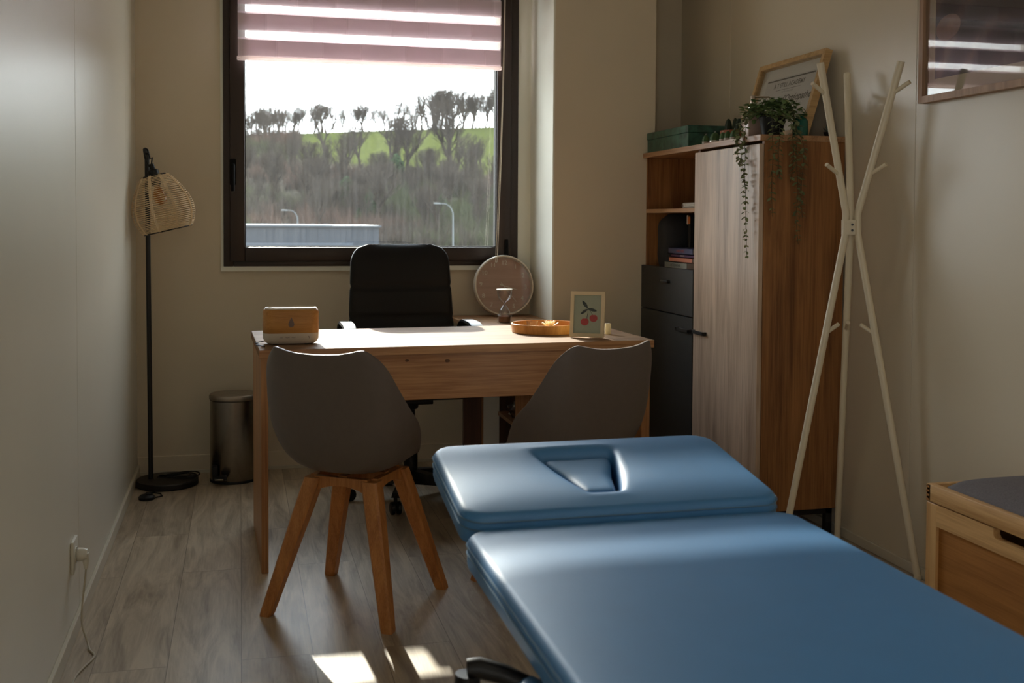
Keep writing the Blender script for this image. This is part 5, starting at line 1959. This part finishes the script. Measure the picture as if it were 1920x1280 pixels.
# brushwood: one mass of twigs
b = MB()
rb = random.Random(21)
def bush(b, x, y, z, h, nt_, thick):
    for _ in range(nt_):
        a = rb.uniform(0, 2*PI); sp = rb.uniform(0.1, 0.75)
        p = Vector((x+rb.uniform(-.7, .7), y+rb.uniform(-.7, .7), z-0.2))
        d = Vector((math.cos(a)*sp, math.sin(a)*sp, 1)).normalized()
        L_ = h*rb.uniform(0.5, 1.0)
        q = p+d*L_*0.55
        e = q+(d+Vector((rb.uniform(-.6, .6), rb.uniform(-.6, .6), 0.1)))*L_*0.45
        s_ = Vector((-math.sin(a), math.cos(a), 0))*thick
        w1, w2, w3 = b.bm.verts.new(p-s_), b.bm.verts.new(p+s_), b.bm.verts.new(q+s_*0.7)
        w4, w5 = b.bm.verts.new(q-s_*0.7), b.bm.verts.new(e)
        b.bm.faces.new((w1, w2, w3, w4)); b.bm.faces.new((w4, w3, w5))
b2 = MB()
b3 = MB()
for i in range(2300):
    px = rb.uniform(440, 960) if i < 1700 else rb.uniform(230, 440)
    y = rb.uniform(160, 236) if px > 560 else rb.uniform(160, 325)
    x = px2x(px, y)
    q = math.sin(x*0.13)+math.sin(y*0.11+x*0.05)+rb.uniform(-1.1, 1.1)
    tgt = b2 if q > 1.35 else (b3 if q < -0.35 else b)
    bush(tgt, x, y, terr(x, y), rb.uniform(2.2, 5.0), 42, 0.045)
tag(b3.build('brushwood', mat('olive_twigs', C(66, 70, 46), 0.9, spec=0.1), smooth=False), 'olive green scrub in patches between the grey brushwood', 'shrubs', kind='stuff')
tag(b.build('brushwood', bark, smooth=False), 'grey brown brushwood covering lower slope of the hill', 'shrubs', kind='stuff')
tag(b2.build('brushwood', bark_r, smooth=False), 'reddish brown thickets scattered through the grey brushwood', 'shrubs', kind='stuff')
for px, y, h, lab in ((650, 205, 5.5, 'narrow ivy-green bush on the slope, tallest of the green ones'), (675, 185, 3.2, 'round low green bush above the warehouse roof end'), (825, 190, 4.5, 'broad dull green bush below the tallest bare tree'), (742, 230, 5.5, 'ivy-covered green shrub at lower edge of meadow'), (693, 190, 5.0, 'slim green bush right of the round low one')):
    x = px2x(px, y)
    bb = MB()
    for _ in range(420):
        a = rb.uniform(0, 2*PI); v = rb.random(); r_ = h*0.30*math.sin(PI*(0.1+0.85*v))*rb.uniform(.5, 1.1)
        bb.ball((r_*math.cos(a), r_*math.sin(a), h*v), 0.26, 4)
    one(bb, 'green_bush', ivy, (x, y, terr(x, y)), lab, 'bush', 'green bushes on the slope')
# warehouse
wh = thing('warehouse', 'long slate blue warehouse with gleaming roof edge beyond the window', 'building', (-8, 106, -5))
og = Vector(wh.location)
blue = mat('blue_grey_cladding', C(36, 44, 54), 0.6, noise=0.06, nscale=0.3)
b = MB(og)
b.box(-30, 12.4, 100, 116, -5, 0.55)
b.build('wall_cladding', blue, wh, smooth=False)
b = MB(og)
for k in range(84):
    x = -30+k*0.505
    b.box(x, x+0.12, 99.93, 100, -5, 0.5)
b.build('cladding_rib', blue, wh, smooth=False)
b = MB(og)
b.box(-30.3, 12.6, 99.7, 116.3, 0.55, 0.72)
b.build('roof', mat('blue_roof_sheet', C(44, 52, 60), 0.5, 0.0), wh, smooth=False)
b = MB(og)
for x0, x1 in ((-12, 4.0), (4.15, 7.5), (7.65, 8.1)):
    b.box(x0-0.1, x1, 99.62, 104, 0.725, 0.80)
b.build('skylight_strip', mat('glossy_skylight', C(214, 224, 230), 0.12), wh, smooth=False)
b = MB(og)
b.box(-30, 10, 99.5, 99.9, -1.1, -0.9)
b.build('gutter_band', mat('pale_blue_band', C(56, 66, 78), 0.4), wh, smooth=False)
def street_lamp(x, y, ztop, arm, label):
    t = thing('street_lamp', label, 'street lamp', (x, y, -5), 'street lamps outside')
    m_ = mat('galvanised_pole', C(92, 98, 100), 0.6)
    H_ = ztop+5
    b = MB()
    pts = [(0, 0, 0), (0, 0, H_*0.6), (-0.02, 0, H_-0.75), (-arm*0.22, 0, H_-0.25), (-arm*0.55, 0, H_), (-arm, 0, H_+0.02)]
    b.tube(pts, [0.08, 0.065, 0.05, 0.04, 0.035, 0.03], 8)
    b.build('pole', m_, t)
    b = MB(); b.box(-arm-0.5, -arm+0.05, -0.14, 0.14, H_-0.03, H_+0.09, 0.03); b.build('lamp_head', m_, t)
street_lamp(17.42, 90, 2.60, 1.15, 'tall curved street lamp at right end of the warehouse')
street_lamp(4.95, 98, 2.05, 0.95, 'curved street lamp rising just behind gleaming warehouse roof')
# the second lamp stands beyond the warehouse
for o in bpy.data.objects:
    if o.name.startswith('street_lamp') and abs(o.location.x-4.95) < 0.01:
        o.location = (4.95*1.22, 119.5, -5)
        o.scale = (1.2, 1.2, 1.02)
